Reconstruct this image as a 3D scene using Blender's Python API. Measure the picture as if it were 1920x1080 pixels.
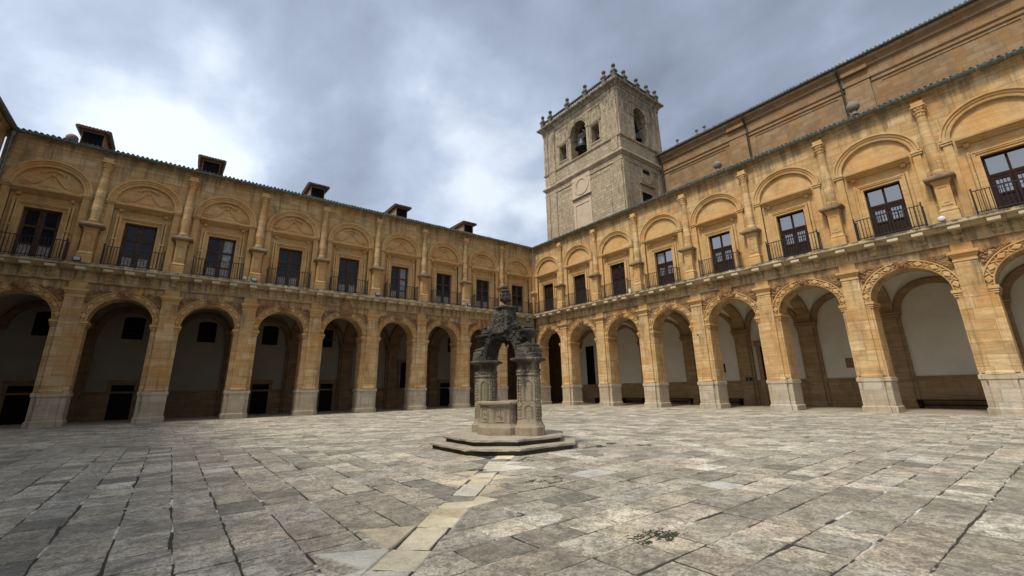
import bpy, bmesh, math, random
from mathutils import Vector, Matrix
R = math.radians
for o in list(bpy.data.objects):
    bpy.data.objects.remove(o)
scene = bpy.context.scene
col = scene.collection

# ---------------------------------------------------------------- camera
FPX, PIT, YAW, ROL = 804.817, 0.267526, 0.656246, -0.0187826
CAM = Vector((-30.8087, -35.9975, 1.6))
cp, sp = math.cos(PIT), math.sin(PIT)
Fv = Vector((math.sin(YAW)*cp, math.cos(YAW)*cp, sp))
Rv = Vector((math.cos(YAW), -math.sin(YAW), 0)); Uv = Rv.cross(Fv)
R2 = Rv*math.cos(ROL)+Uv*math.sin(ROL); U2 = -Rv*math.sin(ROL)+Uv*math.cos(ROL)
cd = bpy.data.cameras.new('camera'); cam = bpy.data.objects.new('camera', cd); col.objects.link(cam)
M = Matrix.Identity(4)
for i in range(3):
    M[i][0] = R2[i]; M[i][1] = U2[i]; M[i][2] = -Fv[i]; M[i][3] = CAM[i]
cam.matrix_world = M
cd.sensor_width = 36; cd.sensor_fit = 'HORIZONTAL'; cd.lens = FPX/1920*36
cd.shift_y = -31.07/1920; cd.clip_start = .05; cd.clip_end = 3000
scene.camera = cam

# ---------------------------------------------------------------- light
SUN_AZ, SUN_EL = R(-97), R(56)         # azimuth from +y towards +x
sdir = Vector((math.sin(SUN_AZ)*math.cos(SUN_EL), math.cos(SUN_AZ)*math.cos(SUN_EL), math.sin(SUN_EL)))
sl = bpy.data.lights.new('sun', 'SUN'); sun = bpy.data.objects.new('sun', sl); col.objects.link(sun)
sl.energy = 1.5; sl.angle = R(13); sl.color = (1, .93, .80)
sun.rotation_euler = sdir.to_track_quat('Z', 'Y').to_euler()
scene.view_settings.view_transform = 'Standard'; scene.view_settings.look = 'None'
scene.view_settings.exposure = 1.42; scene.view_settings.gamma = 1

world = bpy.data.worlds.new('World'); scene.world = world; world.use_nodes = True
nt = world.node_tree; nt.nodes.clear()
def N(nt, t, **k):
    n = nt.nodes.new(t)
    for a, v in k.items():
        if a.startswith('i_'):
            n.inputs[a[2:].replace('_', ' ')].default_value = v
        else: setattr(n, a, v)
    return n
def build_world():
    L = nt.links
    out = N(nt, 'ShaderNodeOutputWorld'); bg = N(nt, 'ShaderNodeBackground'); bg.inputs['Strength'].default_value = .1
    sky = N(nt, 'ShaderNodeTexSky'); sky.sky_type = 'NISHITA'; sky.sun_disc = False
    sky.sun_elevation = SUN_EL; sky.sun_rotation = SUN_AZ
    tc = N(nt, 'ShaderNodeTexCoord'); sep = N(nt, 'ShaderNodeSeparateXYZ'); L.new(tc.outputs['Generated'], sep.inputs[0])
    zz = N(nt, 'ShaderNodeMath', operation='MAXIMUM'); L.new(sep.outputs['Z'], zz.inputs[0]); zz.inputs[1].default_value = 0
    za = N(nt, 'ShaderNodeMath', operation='ADD'); L.new(zz.outputs[0], za.inputs[0]); za.inputs[1].default_value = .22
    px = N(nt, 'ShaderNodeMath', operation='DIVIDE'); L.new(sep.outputs['X'], px.inputs[0]); L.new(za.outputs[0], px.inputs[1])
    py = N(nt, 'ShaderNodeMath', operation='DIVIDE'); L.new(sep.outputs['Y'], py.inputs[0]); L.new(za.outputs[0], py.inputs[1])
    cb = N(nt, 'ShaderNodeCombineXYZ'); L.new(px.outputs[0], cb.inputs[0]); L.new(py.outputs[0], cb.inputs[1])
    nrm = N(nt, 'ShaderNodeVectorMath', operation='NORMALIZE'); L.new(tc.outputs['Generated'], nrm.inputs[0])
    bl = N(nt, 'ShaderNodeMix', data_type='VECTOR'); bl.inputs[0].default_value = .32; L.new(nrm.outputs[0], bl.inputs[4]); L.new(cb.outputs[0], bl.inputs[5])
    mp = N(nt, 'ShaderNodeMapping'); L.new(bl.outputs[1], mp.inputs[0]); mp.inputs['Rotation'].default_value = (0, 0, R(20)); mp.inputs['Scale'].default_value = (1.5, 1.3, 2.3); mp.inputs['Location'].default_value = (8.2, 2.1, 1.3)
    n1 = N(nt, 'ShaderNodeTexNoise'); n1.inputs['Scale'].default_value = 1.6; n1.inputs['Detail'].default_value = 7; n1.inputs['Roughness'].default_value = .50; n1.inputs['Distortion'].default_value = .15
    L.new(mp.outputs[0], n1.inputs['Vector'])
    n2 = N(nt, 'ShaderNodeTexNoise'); n2.inputs['Scale'].default_value = .5; n2.inputs['Detail'].default_value = 3
    L.new(mp.outputs[0], n2.inputs['Vector'])
    # cloud glow towards the hidden sun, added to strengthen its light
    def glow(vec, lo, hi):
        nv = N(nt, 'ShaderNodeVectorMath', operation='NORMALIZE'); L.new(tc.outputs['Generated'], nv.inputs[0])
        dp = N(nt, 'ShaderNodeVectorMath', operation='DOT_PRODUCT'); L.new(nv.outputs[0], dp.inputs[0]); dp.inputs[1].default_value = vec
        mr = N(nt, 'ShaderNodeMapRange', interpolation_type='SMOOTHSTEP'); L.new(dp.outputs['Value'], mr.inputs['Value'])
        mr.inputs['From Min'].default_value = lo; mr.inputs['From Max'].default_value = hi
        return mr.outputs[0]
    g = glow(sdir, .45, 1.0)
    a = N(nt, 'ShaderNodeMath', operation='MULTIPLY_ADD'); L.new(n1.outputs[0], a.inputs[0]); a.inputs[1].default_value = .95
    n2b = N(nt, 'ShaderNodeMath', operation='SUBTRACT'); L.new(n2.outputs[0], n2b.inputs[0]); n2b.inputs[1].default_value = .13; L.new(n2b.outputs[0], a.inputs[2])
    b = N(nt, 'ShaderNodeMath', operation='MULTIPLY_ADD'); L.new(g, b.inputs[0]); b.inputs[1].default_value = .16; L.new(a.outputs[0], b.inputs[2])
    cr = N(nt, 'ShaderNodeValToRGB'); L.new(b.outputs[0], cr.inputs[0])
    e = cr.color_ramp; e.elements[0].position = .62; e.elements[0].color = (.20, .23, .295, 1)
    e.elements[1].position = .97; e.elements[1].color = (.66, .72, .80, 1)
    m = e.elements.new(.77); m.color = (.30, .35, .44, 1)
    m = e.elements.new(.86); m.color = (.40, .46, .57, 1)
    # sky brightness shaped by direction: dimmed on the far side to darken the left wing
    gl2 = glow(Vector((-.80, .50, .33)).normalized(), -.75, .85)
    k = N(nt, 'ShaderNodeMath', operation='MULTIPLY_ADD'); L.new(gl2, k.inputs[0]); k.inputs[1].default_value = 1.7; k.inputs[2].default_value = 4.0
    sc = N(nt, 'ShaderNodeVectorMath', operation='SCALE'); L.new(cr.outputs[0], sc.inputs[0]); L.new(k.outputs[0], sc.inputs['Scale'])
    mx = N(nt, 'ShaderNodeMix', data_type='RGBA'); mx.inputs[0].default_value = .93
    L.new(sky.outputs[0], mx.inputs[6]); L.new(sc.outputs[0], mx.inputs[7])
    L.new(mx.outputs[2], bg.inputs[0]); L.new(bg.outputs[0], out.inputs[0])
build_world()

# ---------------------------------------------------------------- materials
MATS = {}
def newmat(name):
    m = bpy.data.materials.new(name); m.use_nodes = True
    nt = m.node_tree; b = nt.nodes['Principled BSDF']
    MATS[name] = m
    return m, nt, b
def facade_vec(nt):
    """(horizontal run, height) picked from the wall's own facing"""
    L = nt.links
    g = N(nt, 'ShaderNodeNewGeometry')
    sn = N(nt, 'ShaderNodeSeparateXYZ'); L.new(g.outputs['True Normal'], sn.inputs[0])
    sp_ = N(nt, 'ShaderNodeSeparateXYZ'); L.new(g.outputs['Position'], sp_.inputs[0])
    ax = N(nt, 'ShaderNodeMath', operation='ABSOLUTE'); L.new(sn.outputs[0], ax.inputs[0])
    ay = N(nt, 'ShaderNodeMath', operation='ABSOLUTE'); L.new(sn.outputs[1], ay.inputs[0])
    gt = N(nt, 'ShaderNodeMath', operation='GREATER_THAN'); L.new(ax.outputs[0], gt.inputs[0]); L.new(ay.outputs[0], gt.inputs[1])
    mx = N(nt, 'ShaderNodeMix', data_type='FLOAT'); L.new(gt.outputs[0], mx.inputs[0]); L.new(sp_.outputs[0], mx.inputs[2]); L.new(sp_.outputs[1], mx.inputs[3])
    cb = N(nt, 'ShaderNodeCombineXYZ'); L.new(mx.outputs[0], cb.inputs[0]); L.new(sp_.outputs[2], cb.inputs[1])
    return g, cb.outputs[0], sp_
def noise(nt, vec, scale, detail=4, rough=.55, vscale=None, loc=None, dist=0):
    L = nt.links
    if vscale or loc:
        mp = N(nt, 'ShaderNodeMapping'); L.new(vec, mp.inputs[0])
        if vscale: mp.inputs['Scale'].default_value = vscale
        if loc: mp.inputs['Location'].default_value = loc
        vec = mp.outputs[0]
    n = N(nt, 'ShaderNodeTexNoise'); L.new(vec, n.inputs['Vector'])
    n.inputs['Scale'].default_value = scale; n.inputs['Detail'].default_value = detail; n.inputs['Roughness'].default_value = rough; n.inputs['Distortion'].default_value = dist
    return n.outputs[0]
def mrange(nt, v, a, b, c=0, d=1):
    m = N(nt, 'ShaderNodeMapRange'); nt.links.new(v, m.inputs['Value'])
    for i, x in enumerate((a, b, c, d)): m.inputs[1+i].default_value = x
    return m.outputs[0]
def mixc(nt, f, a, b, mode='MIX'):
    m = N(nt, 'ShaderNodeMix', data_type='RGBA', blend_type=mode)
    for s, v in ((0, f), (6, a), (7, b)):
        if isinstance(v, (int, float)): m.inputs[s].default_value = v
        elif isinstance(v, tuple): m.inputs[s].default_value = v if len(v) == 4 else v+(1,)
        else: nt.links.new(v, m.inputs[s])
    return m.outputs[2]
def stone(name, c1, c2, c3, bw=.95, rh=.42, mortar=.012, joint=(.16, .10, .05), stain=(.10, .085, .06), stain_amt=.35, streak=.5, rough=.88, bump=.5, blocks=True, grain=1.0, top_dirt=None, runoff=()):
    m, nt, b = newmat(name); L = nt.links
    g, uv, sp_ = facade_vec(nt); pos = g.outputs['Position']
    nl = noise(nt, pos, .55, 4)
    nm = noise(nt, pos, 2.3, 5, .6, loc=(5, 3, 1))
    st = noise(nt, pos, 1.0, 6, .62, vscale=(.6, .6, 6), loc=(3, 1, 2), dist=.7)
    fine = noise(nt, pos, 22*grain, 5, .7)
    c = mixc(nt, mrange(nt, nl, .35, .65), c1, c2)
    if blocks:
        dn = N(nt, 'ShaderNodeTexNoise'); L.new(uv, dn.inputs['Vector']); dn.inputs['Scale'].default_value = 1.3; dn.inputs['Detail'].default_value = 3
        dv = N(nt, 'ShaderNodeVectorMath', operation='MULTIPLY_ADD'); L.new(dn.outputs['Color'], dv.inputs[0]); dv.inputs[1].default_value = (.05, .035, 0); L.new(uv, dv.inputs[2])
        br = N(nt, 'ShaderNodeTexBrick'); L.new(dv.outputs[0], br.inputs['Vector'])
        br.inputs['Scale'].default_value = 1; br.inputs['Brick Width'].default_value = bw; br.inputs['Row Height'].default_value = rh
        br.inputs['Mortar Size'].default_value = mortar; br.inputs['Mortar Smooth'].default_value = .4; br.inputs['Bias'].default_value = 0
        br.inputs['Color1'].default_value = (0, 0, 0, 1); br.inputs['Color2'].default_value = (1, 1, 1, 1); br.inputs['Mortar'].default_value = (.5, .5, .5, 1)
        br.offset_frequency = 2; br.squash = .8; br.squash_frequency = 3
        bc = N(nt, 'ShaderNodeSeparateColor'); L.new(br.outputs['Color'], bc.inputs[0])
        c = mixc(nt, mrange(nt, bc.outputs[0], .45, 1.0, 0, .6), c, c3)
        c = mixc(nt, mrange(nt, bc.outputs[0], 0, .3, .30, 0), c, (c1[0]*.62, c1[1]*.58, c1[2]*.55), 'MIX')
    c = mixc(nt, mrange(nt, nm, .45, .75, 0, .45), c, c3)
    c = mixc(nt, mrange(nt, noise(nt, pos, .9, 5, .6, loc=(11, 4, 6)), .54, .70, 0, .55), c, (c2[0]*1.02, c2[1]*.82, c2[2]*.72))
    c = mixc(nt, mrange(nt, st, .38, .62, streak, 0), c, (c1[0]*.50, c1[1]*.44, c1[2]*.38))
    sd = noise(nt, pos, .9, 7, .68, vscale=(1.3, 1.3, .45), loc=(9, 2, 7))
    c = mixc(nt, mrange(nt, sd, .52, .70, 0, stain_amt), c, stain)
    c = mixc(nt, mrange(nt, fine, .3, .5, .28, 0), c, (c1[0]*.4, c1[1]*.36, c1[2]*.3))
    for z0, z1 in runoff:
        rs = noise(nt, pos, 1.0, 5, .7, vscale=(2.6, 2.6, .22), loc=(z0, 3, 1))
        mk = mrange(nt, sp_.outputs[2], z0, z1, 0, 1)
        ad = N(nt, 'ShaderNodeMath', operation='MULTIPLY_ADD'); L.new(mk, ad.inputs[0]); ad.inputs[1].default_value = .16; L.new(rs, ad.inputs[2])
        lt = N(nt, 'ShaderNodeMath', operation='LESS_THAN'); L.new(sp_.outputs[2], lt.inputs[0]); lt.inputs[1].default_value = z1+.3
        m2 = N(nt, 'ShaderNodeMath', operation='MULTIPLY'); L.new(mrange(nt, ad.outputs[0], .58, .72, 0, .6), m2.inputs[0]); L.new(lt.outputs[0], m2.inputs[1])
        c = mixc(nt, m2.outputs[0], c, (stain[0]*.8, stain[1]*.8, stain[2]*.8))
    if top_dirt:
        z0, z1 = top_dirt
        zz = mrange(nt, sp_.outputs[2], z0, z1, 0, 1)
        dn2 = noise(nt, pos, 1.6, 6, .7, vscale=(1.5, 1.5, .6), loc=(1, 8, 3))
        ad = N(nt, 'ShaderNodeMath', operation='MULTIPLY_ADD'); L.new(zz, ad.inputs[0]); ad.inputs[1].default_value = .42; L.new(dn2, ad.inputs[2])
        c = mixc(nt, mrange(nt, ad.outputs[0], .62, .82, 0, .93), c, stain)
    hgt = N(nt, 'ShaderNodeMath', operation='MULTIPLY_ADD'); L.new(st, hgt.inputs[0]); hgt.inputs[1].default_value = .6; L.new(fine, hgt.inputs[2])
    h2 = N(nt, 'ShaderNodeMath', operation='ADD'); L.new(hgt.outputs[0], h2.inputs[0]); L.new(nm, h2.inputs[1])
    hv = h2.outputs[0]
    if blocks:
        jn = N(nt, 'ShaderNodeMath', operation='MULTIPLY'); L.new(br.outputs['Fac'], jn.inputs[0]); L.new(mrange(nt, noise(nt, pos, 1.7, 3, .6, loc=(2, 6, 4)), .35, .62, .18, .85), jn.inputs[1]); c = mixc(nt, jn.outputs[0], c, joint)
        h3 = N(nt, 'ShaderNodeMath', operation='MULTIPLY_ADD'); L.new(br.outputs['Fac'], h3.inputs[0]); h3.inputs[1].default_value = -1.2; L.new(hv, h3.inputs[2]); hv = h3.outputs[0]
    bp = N(nt, 'ShaderNodeBump'); L.new(hv, bp.inputs['Height']); bp.inputs['Strength'].default_value = bump; bp.inputs['Distance'].default_value = .05
    L.new(bp.outputs[0], b.inputs['Normal']); L.new(c, b.inputs['Base Color']); b.inputs['Roughness'].default_value = rough; b.inputs['Specular IOR Level'].default_value = .25
    return m
def plain(name, c, rough=.6, metal=0, var=.25, scale=6, bump=.15, spec=.5):
    m, nt, b = newmat(name); g = N(nt, 'ShaderNodeNewGeometry')
    n = noise(nt, g.outputs['Position'], scale, 5, .6)
    cc = mixc(nt, mrange(nt, n, .35, .65, 0, 1), tuple(x*(1-var) for x in c), tuple(min(1, x*(1+var)) for x in c))
    nt.links.new(cc, b.inputs['Base Color']); b.inputs['Roughness'].default_value = rough; b.inputs['Metallic'].default_value = metal
    b.inputs['Specular IOR Level'].default_value = spec
    if bump:
        bp = N(nt, 'ShaderNodeBump'); nt.links.new(n, bp.inputs['Height']); bp.inputs['Strength'].default_value = bump; bp.inputs['Distance'].default_value = .02
        nt.links.new(bp.outputs[0], b.inputs['Normal'])
    return m
OC1, OC2, OC3 = (.50, .335, .15), (.49, .265, .092), (.68, .54, .32)
m_ochre = stone('ochre_ashlar', OC1, OC2, OC3, bw=1.3, rh=.56, stain_amt=.55, streak=.42, runoff=((5.4, 8.3),))
m_ochre_up = stone('ochre_ashlar_upper', (.47, .32, .145), (.48, .265, .095), (.60, .47, .275), bw=1.0, rh=.48, stain_amt=.6, streak=.42, runoff=((14.6, 17.0),))
m_ochre_smooth = stone('ochre_dressed', (.50, .335, .15), (.50, .275, .095), (.62, .485, .28), blocks=False, streak=.3, bump=.4)
m_carve = stone('carved_ochre', (.33, .19, .085), (.27, .14, .06), (.44, .30, .16), blocks=False, stain_amt=.6, bump=.6)
m_frieze = stone('frieze_stone', (.50, .37, .20), (.46, .31, .15), (.58, .46, .28), bw=1.1, rh=.6, stain_amt=.5, streak=.4, stain=(.07, .06, .045), runoff=((7.8, 9.1),))
m_cornice = stone('cornice_stone', (.50, .41, .26), (.45, .35, .20), (.56, .49, .35), bw=1.15, rh=5, stain=(.035, .035, .03), stain_amt=.6, blocks=True, streak=.3, top_dirt=(9.22, 9.46))
m_corbel = stone('pale_corbel_stone', (.52, .44, .30), (.46, .37, .23), (.58, .52, .39), blocks=False, stain=(.10, .085, .06), stain_amt=.4, streak=.2)
m_cap = stone('weathered_cap_stone', (.24, .17, .10), (.19, .14, .085), (.32, .26, .17), blocks=False, stain=(.03, .028, .022), stain_amt=.9, streak=.3)
m_grey = stone('pedestal_limestone', (.45, .36, .245), (.38, .32, .23), (.54, .49, .42), bw=.95, rh=.62, joint=(.2, .17, .13), stain=(.13, .115, .085), stain_amt=.5, streak=.25)
m_tower = stone('tower_stone', (.38, .305, .20), (.31, .255, .175), (.50, .41, .29), bw=.75, rh=.38, mortar=.022, joint=(.12, .10, .075), stain=(.10, .092, .072), stain_amt=.5, streak=.3, bump=.9, top_dirt=(29, 46))
m_towerpale = stone('tower_pale_stone', (.46, .37, .27), (.44, .34, .24), (.52, .44, .33), blocks=False, stain_amt=.3, streak=.15)
m_church = stone('church_stone', (.22, .148, .082), (.30, .165, .065), (.31, .235, .145), bw=1.0, rh=.5, mortar=.018, stain=(.12, .095, .065), stain_amt=.55, streak=.3)
m_darkstone = stone('weathered_grey_stone', (.10, .10, .09), (.13, .125, .11), (.20, .19, .165), blocks=False, stain=(.04, .04, .038), stain_amt=.7, bump=.8)
m_well = stone('well_stone', (.33, .275, .195), (.26, .22, .16), (.42, .35, .26), blocks=False, stain=(.04, .036, .029), stain_amt=.7, streak=.2, bump=.7, top_dirt=(1.0, 2.75))
m_wellpale = stone('well_relief_stone', (.29, .24, .165), (.22, .185, .13), (.38, .32, .235), blocks=False, stain=(.05, .045, .036), stain_amt=.5, streak=.2, bump=.6, top_dirt=(1.2, 2.9))
m_riser = stone('mossy_step_edge', (.085, .08, .05), (.06, .055, .035), (.14, .125, .085), blocks=False, stain=(.03, .03, .02), stain_amt=.8, bump=.8)  # moss and stain, with the shadow under the nosing painted in too
m_wellblack = stone('lichened_well_stone', (.07, .066, .056), (.042, .041, .037), (.42, .38, .29), blocks=False, stain=(.014, .014, .014), stain_amt=.7, bump=1.0, grain=.7)
m_step = stone('well_step_stone', (.36, .31, .24), (.31, .27, .21), (.44, .39, .31), blocks=False, stain=(.09, .085, .065), stain_amt=.6, streak=.1, bump=.6)
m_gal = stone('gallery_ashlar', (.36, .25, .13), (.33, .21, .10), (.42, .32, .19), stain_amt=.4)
m_galL = stone('sooty_gallery_ashlar', (.21, .135, .065), (.19, .11, .05), (.27, .19, .11), stain_amt=.5)  # gallery ashlar darkened, the left gallery's shade put into its colour
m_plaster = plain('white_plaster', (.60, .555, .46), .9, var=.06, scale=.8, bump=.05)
m_plasterL = plain('grey_plaster', (.20, .17, .125), .9, var=.08, scale=.8, bump=.05)  # white plaster toned down to paint in the dimness of the left gallery
m_galfloor = stone('gallery_floor_stone', (.34, .29, .22), (.30, .26, .2), (.40, .35, .28), blocks=False, stain_amt=.4)
m_iron = plain('black_iron', (.018, .016, .015), .55, .3, bump=0)
m_gutter = plain('green_grey_gutter_metal', (.10, .135, .125), .4, .3, var=.3, bump=0)
m_zinc = plain('zinc_pipe', (.30, .32, .33), .4, .7, var=.2, bump=0)
m_tile = plain('terracotta_tile', (.12, .085, .065), .9, var=.6, scale=3.5, bump=.4)
m_wood = plain('dark_varnished_wood', (.020, .008, .005), .7, var=.4, scale=9, bump=.1, spec=.15)
m_woodold = plain('weathered_wood', (.060, .036, .024), .8, var=.5, scale=9, bump=.2, spec=.15)
m_woodpale = plain('bleached_wood', (.27, .24, .21), .8, var=.4, scale=10, bump=.2)
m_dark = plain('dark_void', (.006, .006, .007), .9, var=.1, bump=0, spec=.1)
m_glass = plain('window_glass', (.010, .013, .018), .03, 0, var=.1, bump=0, spec=.9); m_glass.node_tree.nodes['Principled BSDF'].inputs['IOR'].default_value = 2.1
m_glassold = plain('dusty_old_glass', (.006, .009, .015), .12, 0, var=.3, bump=0, spec=.25)
m_curtain = plain('pale_curtain_behind_glass', (.16, .17, .17), .25, var=.4, scale=5, bump=0)
m_bronze = plain('bell_bronze', (.035, .042, .038), .5, .5, var=.3)
m_white = plain('white_lamp_enamel', (.50, .50, .48), .4, var=.04, bump=0)
m_lens = plain('floodlight_glass', (.35, .38, .4), .15, var=.05, bump=0)
m_brick = plain('plaque_terracotta', (.26, .12, .08), .8, var=.2, scale=12)
m_ball = stone('grey_ball_stone', (.22, .20, .17), (.17, .16, .14), (.30, .28, .24), blocks=False, stain=(.06, .06, .05), stain_amt=.7)

def mat_slab():
    m, nt, b = newmat('paving_limestone'); L = nt.links
    g = N(nt, 'ShaderNodeNewGeometry'); pos = g.outputs['Position']
    at = N(nt, 'ShaderNodeAttribute'); at.attribute_name = 'tint'
    big = noise(nt, pos, .35, 6, .6, loc=(2, 5, 0), dist=.5)
    mid = noise(nt, pos, 1.6, 8, .68, dist=.6)
    med = noise(nt, pos, 5.5, 8, .72, loc=(4, 4, 1), dist=.8)
    fine = noise(nt, pos, 34, 6, .75)
    speck = noise(nt, pos, 95, 3, .7)
    c = at.outputs['Color']
    wear = mrange(nt, at.outputs['Alpha'], 0, 1, .78, .22)      # the newer pale patches are less weathered
    def damp(v):
        m_ = N(nt, 'ShaderNodeMath', operation='MULTIPLY'); L.new(v, m_.inputs[0]); L.new(wear, m_.inputs[1]); return m_.outputs[0]
    c = mixc(nt, damp(mrange(nt, mid, .36, .56, .68, 0)), c, (.12, .105, .078))
    c = mixc(nt, damp(mrange(nt, med, .40, .53, .75, 0)), c, (.095, .083, .06))
    c = mixc(nt, damp(mrange(nt, med, .54, .68, 0, .45)), c, (.62, .57, .48))
    c = mixc(nt, damp(mrange(nt, fine, .42, .52, .62, 0)), c, (.07, .066, .052))
    c = mixc(nt, mrange(nt, speck, .6, .75, 0, .35), c, (.42, .41, .37))
    c = mixc(nt, mrange(nt, big, .40, .60, .32, 0), c, (.13, .115, .085))
    pit = noise(nt, pos, 13, 7, .8, loc=(1, 9, 0), dist=1.2)
    c = mixc(nt, damp(mrange(nt, pit, .44, .50, .72, 0)), c, (.075, .068, .052))
    c = mixc(nt, damp(mrange(nt, pit, .56, .64, 0, .4)), c, (.60, .55, .46))
    gr = noise(nt, pos, .8, 6, .7, loc=(7, 1, 0))
    c = mixc(nt, mrange(nt, gr, .60, .72, 0, .35), c, (.07, .08, .045))
    L.new(c, b.inputs['Base Color'])
    rr = mrange(nt, med, .3, .7, .5, .85); L.new(rr, b.inputs['Roughness'])
    s = N(nt, 'ShaderNodeMath', operation='MULTIPLY_ADD'); L.new(fine, s.inputs[0]); s.inputs[1].default_value = .45; L.new(med, s.inputs[2])
    bp = N(nt, 'ShaderNodeBump'); L.new(s.outputs[0], bp.inputs['Height']); bp.inputs['Strength'].default_value = .9; bp.inputs['Distance'].default_value = .04
    L.new(bp.outputs[0], b.inputs['Normal'])
    return m
m_slab = mat_slab()
def mat_joint():
    m, nt, b = newmat('joint_mortar'); g = N(nt, 'ShaderNodeNewGeometry'); pos = g.outputs['Position']
    n = noise(nt, pos, .9, 5, .6); n2 = noise(nt, pos, 9, 4, .6)
    c = mixc(nt, mrange(nt, n, .53, .57), (.026, .023, .018), (.50, .47, .40))
    c = mixc(nt, mrange(nt, n2, .35, .5, .6, 0), c, (.04, .042, .025))
    nt.links.new(c, b.inputs['Base Color']); b.inputs['Roughness'].default_value = .95
    return m
m_joint = mat_joint()
m_moss = plain('moss', (.022, .030, .011), .95, var=.5, scale=30, bump=.5)
m_soil = plain('dry_ground', (.22, .19, .14), .95, var=.2, scale=.5)

# ---------------------------------------------------------------- mesh builder
class MB:
    def __init__(s): s.v = []; s.f = []
    def add(s, vs, fs):
        n = len(s.v); s.v += [tuple(p) for p in vs]; s.f += [tuple(i+n for i in f) for f in fs]
    def box(s, x0, x1, y0, y1, z0, z1):
        s.add([(x0, y0, z0), (x1, y0, z0), (x1, y1, z0), (x0, y1, z0), (x0, y0, z1), (x1, y0, z1), (x1, y1, z1), (x0, y1, z1)],
              [(0, 3, 2, 1), (4, 5, 6, 7), (0, 1, 5, 4), (1, 2, 6, 5), (2, 3, 7, 6), (3, 0, 4, 7)])
    def bbox(s, x0, x1, y0, y1, z0, z1, c=.015):
        """box with softened front edges"""
        rings = [(c, z0), (0, z0+c), (0, z1-c), (c, z1)]
        vs = []
        for d, z in rings: vs += [(x0+d, y0+d, z), (x1-d, y0+d, z), (x1-d, y1-d, z), (x0+d, y1-d, z)]
        fs = [(0, 3, 2, 1), (12, 13, 14, 15)]
        for k in range(3):
            for i in range(4):
                j = (i+1) % 4; fs.append((k*4+i, k*4+j, k*4+4+j, k*4+4+i))
        s.add(vs, fs)
    def loft(s, rings, cap=True, closed=True):
        n = len(rings[0]); vs = [p for r in rings for p in r]; fs = []
        for k in range(len(rings)-1):
            for i in range(n if closed else n-1):
                j = (i+1) % n; fs.append((k*n+i, k*n+j, k*n+n+j, k*n+n+i))
        if cap and closed: fs.append(tuple(range(n))[::-1]); fs.append(tuple((len(rings)-1)*n+i for i in range(n)))
        s.add(vs, fs)
    def lathe(s, prof, c=(0, 0), n=16, a0=0):
        s.loft([[(c[0]+r*math.cos(a0+2*math.pi*i/n), c[1]+r*math.sin(a0+2*math.pi*i/n), z) for i in range(n)] for r, z in prof])
    def stack(s, secs, c=(0, 0)):
        """rectangular sections (hx, hy, z) stacked"""
        s.loft([[(c[0]-hx, c[1]-hy, z), (c[0]+hx, c[1]-hy, z), (c[0]+hx, c[1]+hy, z), (c[0]-hx, c[1]+hy, z)] for hx, hy, z in secs])
    def profile_u(s, prof, u0, u1, ends=True):
        """closed (v,z) profile swept along u"""
        a = [(u0, v, z) for v, z in prof]; b = [(u1, v, z) for v, z in prof]; s.loft([a, b], cap=ends)
    def halfstack(s, secs, u):
        """mouldings wrapped round three sides of something on the wall: (half width, projection, z)"""
        s.loft([[(u-h, 0, z), (u-h, v, z), (u+h, v, z), (u+h, 0, z)] for h, v, z in secs])
    def tube(s, pts, r, n=6, cap=True):
        pts = [Vector(p) for p in pts]; rings = []
        for i, p in enumerate(pts):
            d = (pts[min(i+1, len(pts)-1)]-pts[max(i-1, 0)]).normalized()
            ref = Vector((0, 0, 1)) if abs(d.z) < .9 else Vector((1, 0, 0))
            a = d.cross(ref).normalized(); b = d.cross(a)
            rr = r[i] if isinstance(r, (list, tuple)) else r
            rings.append([tuple(p+a*rr*math.cos(2*math.pi*k/n)+b*rr*math.sin(2*math.pi*k/n)) for k in range(n)])
        s.loft(rings, cap)
    def blob(s, c, r, rng=None, sub=1, j=.18, sc=(1, 1, 1)):
        t = ICO[sub]; vs = []
        for p in t[0]:
            k = r*(1+(rng.uniform(-j, j) if rng else 0)); vs.append((c[0]+p[0]*k*sc[0], c[1]+p[1]*k*sc[1], c[2]+p[2]*k*sc[2]))
        s.add(vs, t[1])
    def arch_ring(s, uc, zs, a, h, sec, n=28, t0=0, t1=math.pi):
        """section [(offset outwards, v)] (closed) swept along a half ellipse"""
        rings = []
        for i in range(n+1):
            t = t0+(t1-t0)*i/n
            rings.append([(uc+math.cos(t)*(a+o), v, zs+math.sin(t)*(h+o)) for o, v in sec])
        s.loft(rings)
    def arch_wall(s, u0, u1, uc, a, h, zs, zt, v0, v1, n=28, zb=None):
        """wall panel from zs to zt with a half-elliptical hole; optional jambs down to zb"""
        P = [(uc+math.cos(math.pi*i/n)*a, zs+math.sin(math.pi*i/n)*h) for i in range(n+1)]   # right (u+) to left
        def T(i):
            t = math.pi*i/n
            return (u1 if i == 0 else u0 if i == n else u1+(u0-u1)*(i/n), zt)
        vs = []; fs = []
        for i in range(n+1):
            p = P[i]; q = T(i); vs += [(p[0], v1, p[1]), (q[0], v1, q[1]), (p[0], v0, p[1]), (q[0], v0, q[1])]
        for i in range(n):
            k = 4*i; fs += [(k, k+1, k+5, k+4), (k+2, k+6, k+7, k+3), (k, k+4, k+6, k+2), (k+1, k+3, k+7, k+5)]
        # triangles at the springing corners
        m = len(vs); vs += [(u1, v1, zs), (u1, v0, zs), (u0, v1, zs), (u0, v0, zs)]
        fs += [(0, m, 1), (2, 3, m+1), (4*n, 4*n+1, m+2), (4*n+2, m+3, 4*n+3), (0, 2, m+1, m), (4*n, m+2, m+3, 4*n+2)]
        s.add(vs, fs)
        if zb is not None:
            s.box(u0, uc-a, v0, v1, zb, zs); s.box(uc+a, u1, v0, v1, zb, zs)
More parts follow.
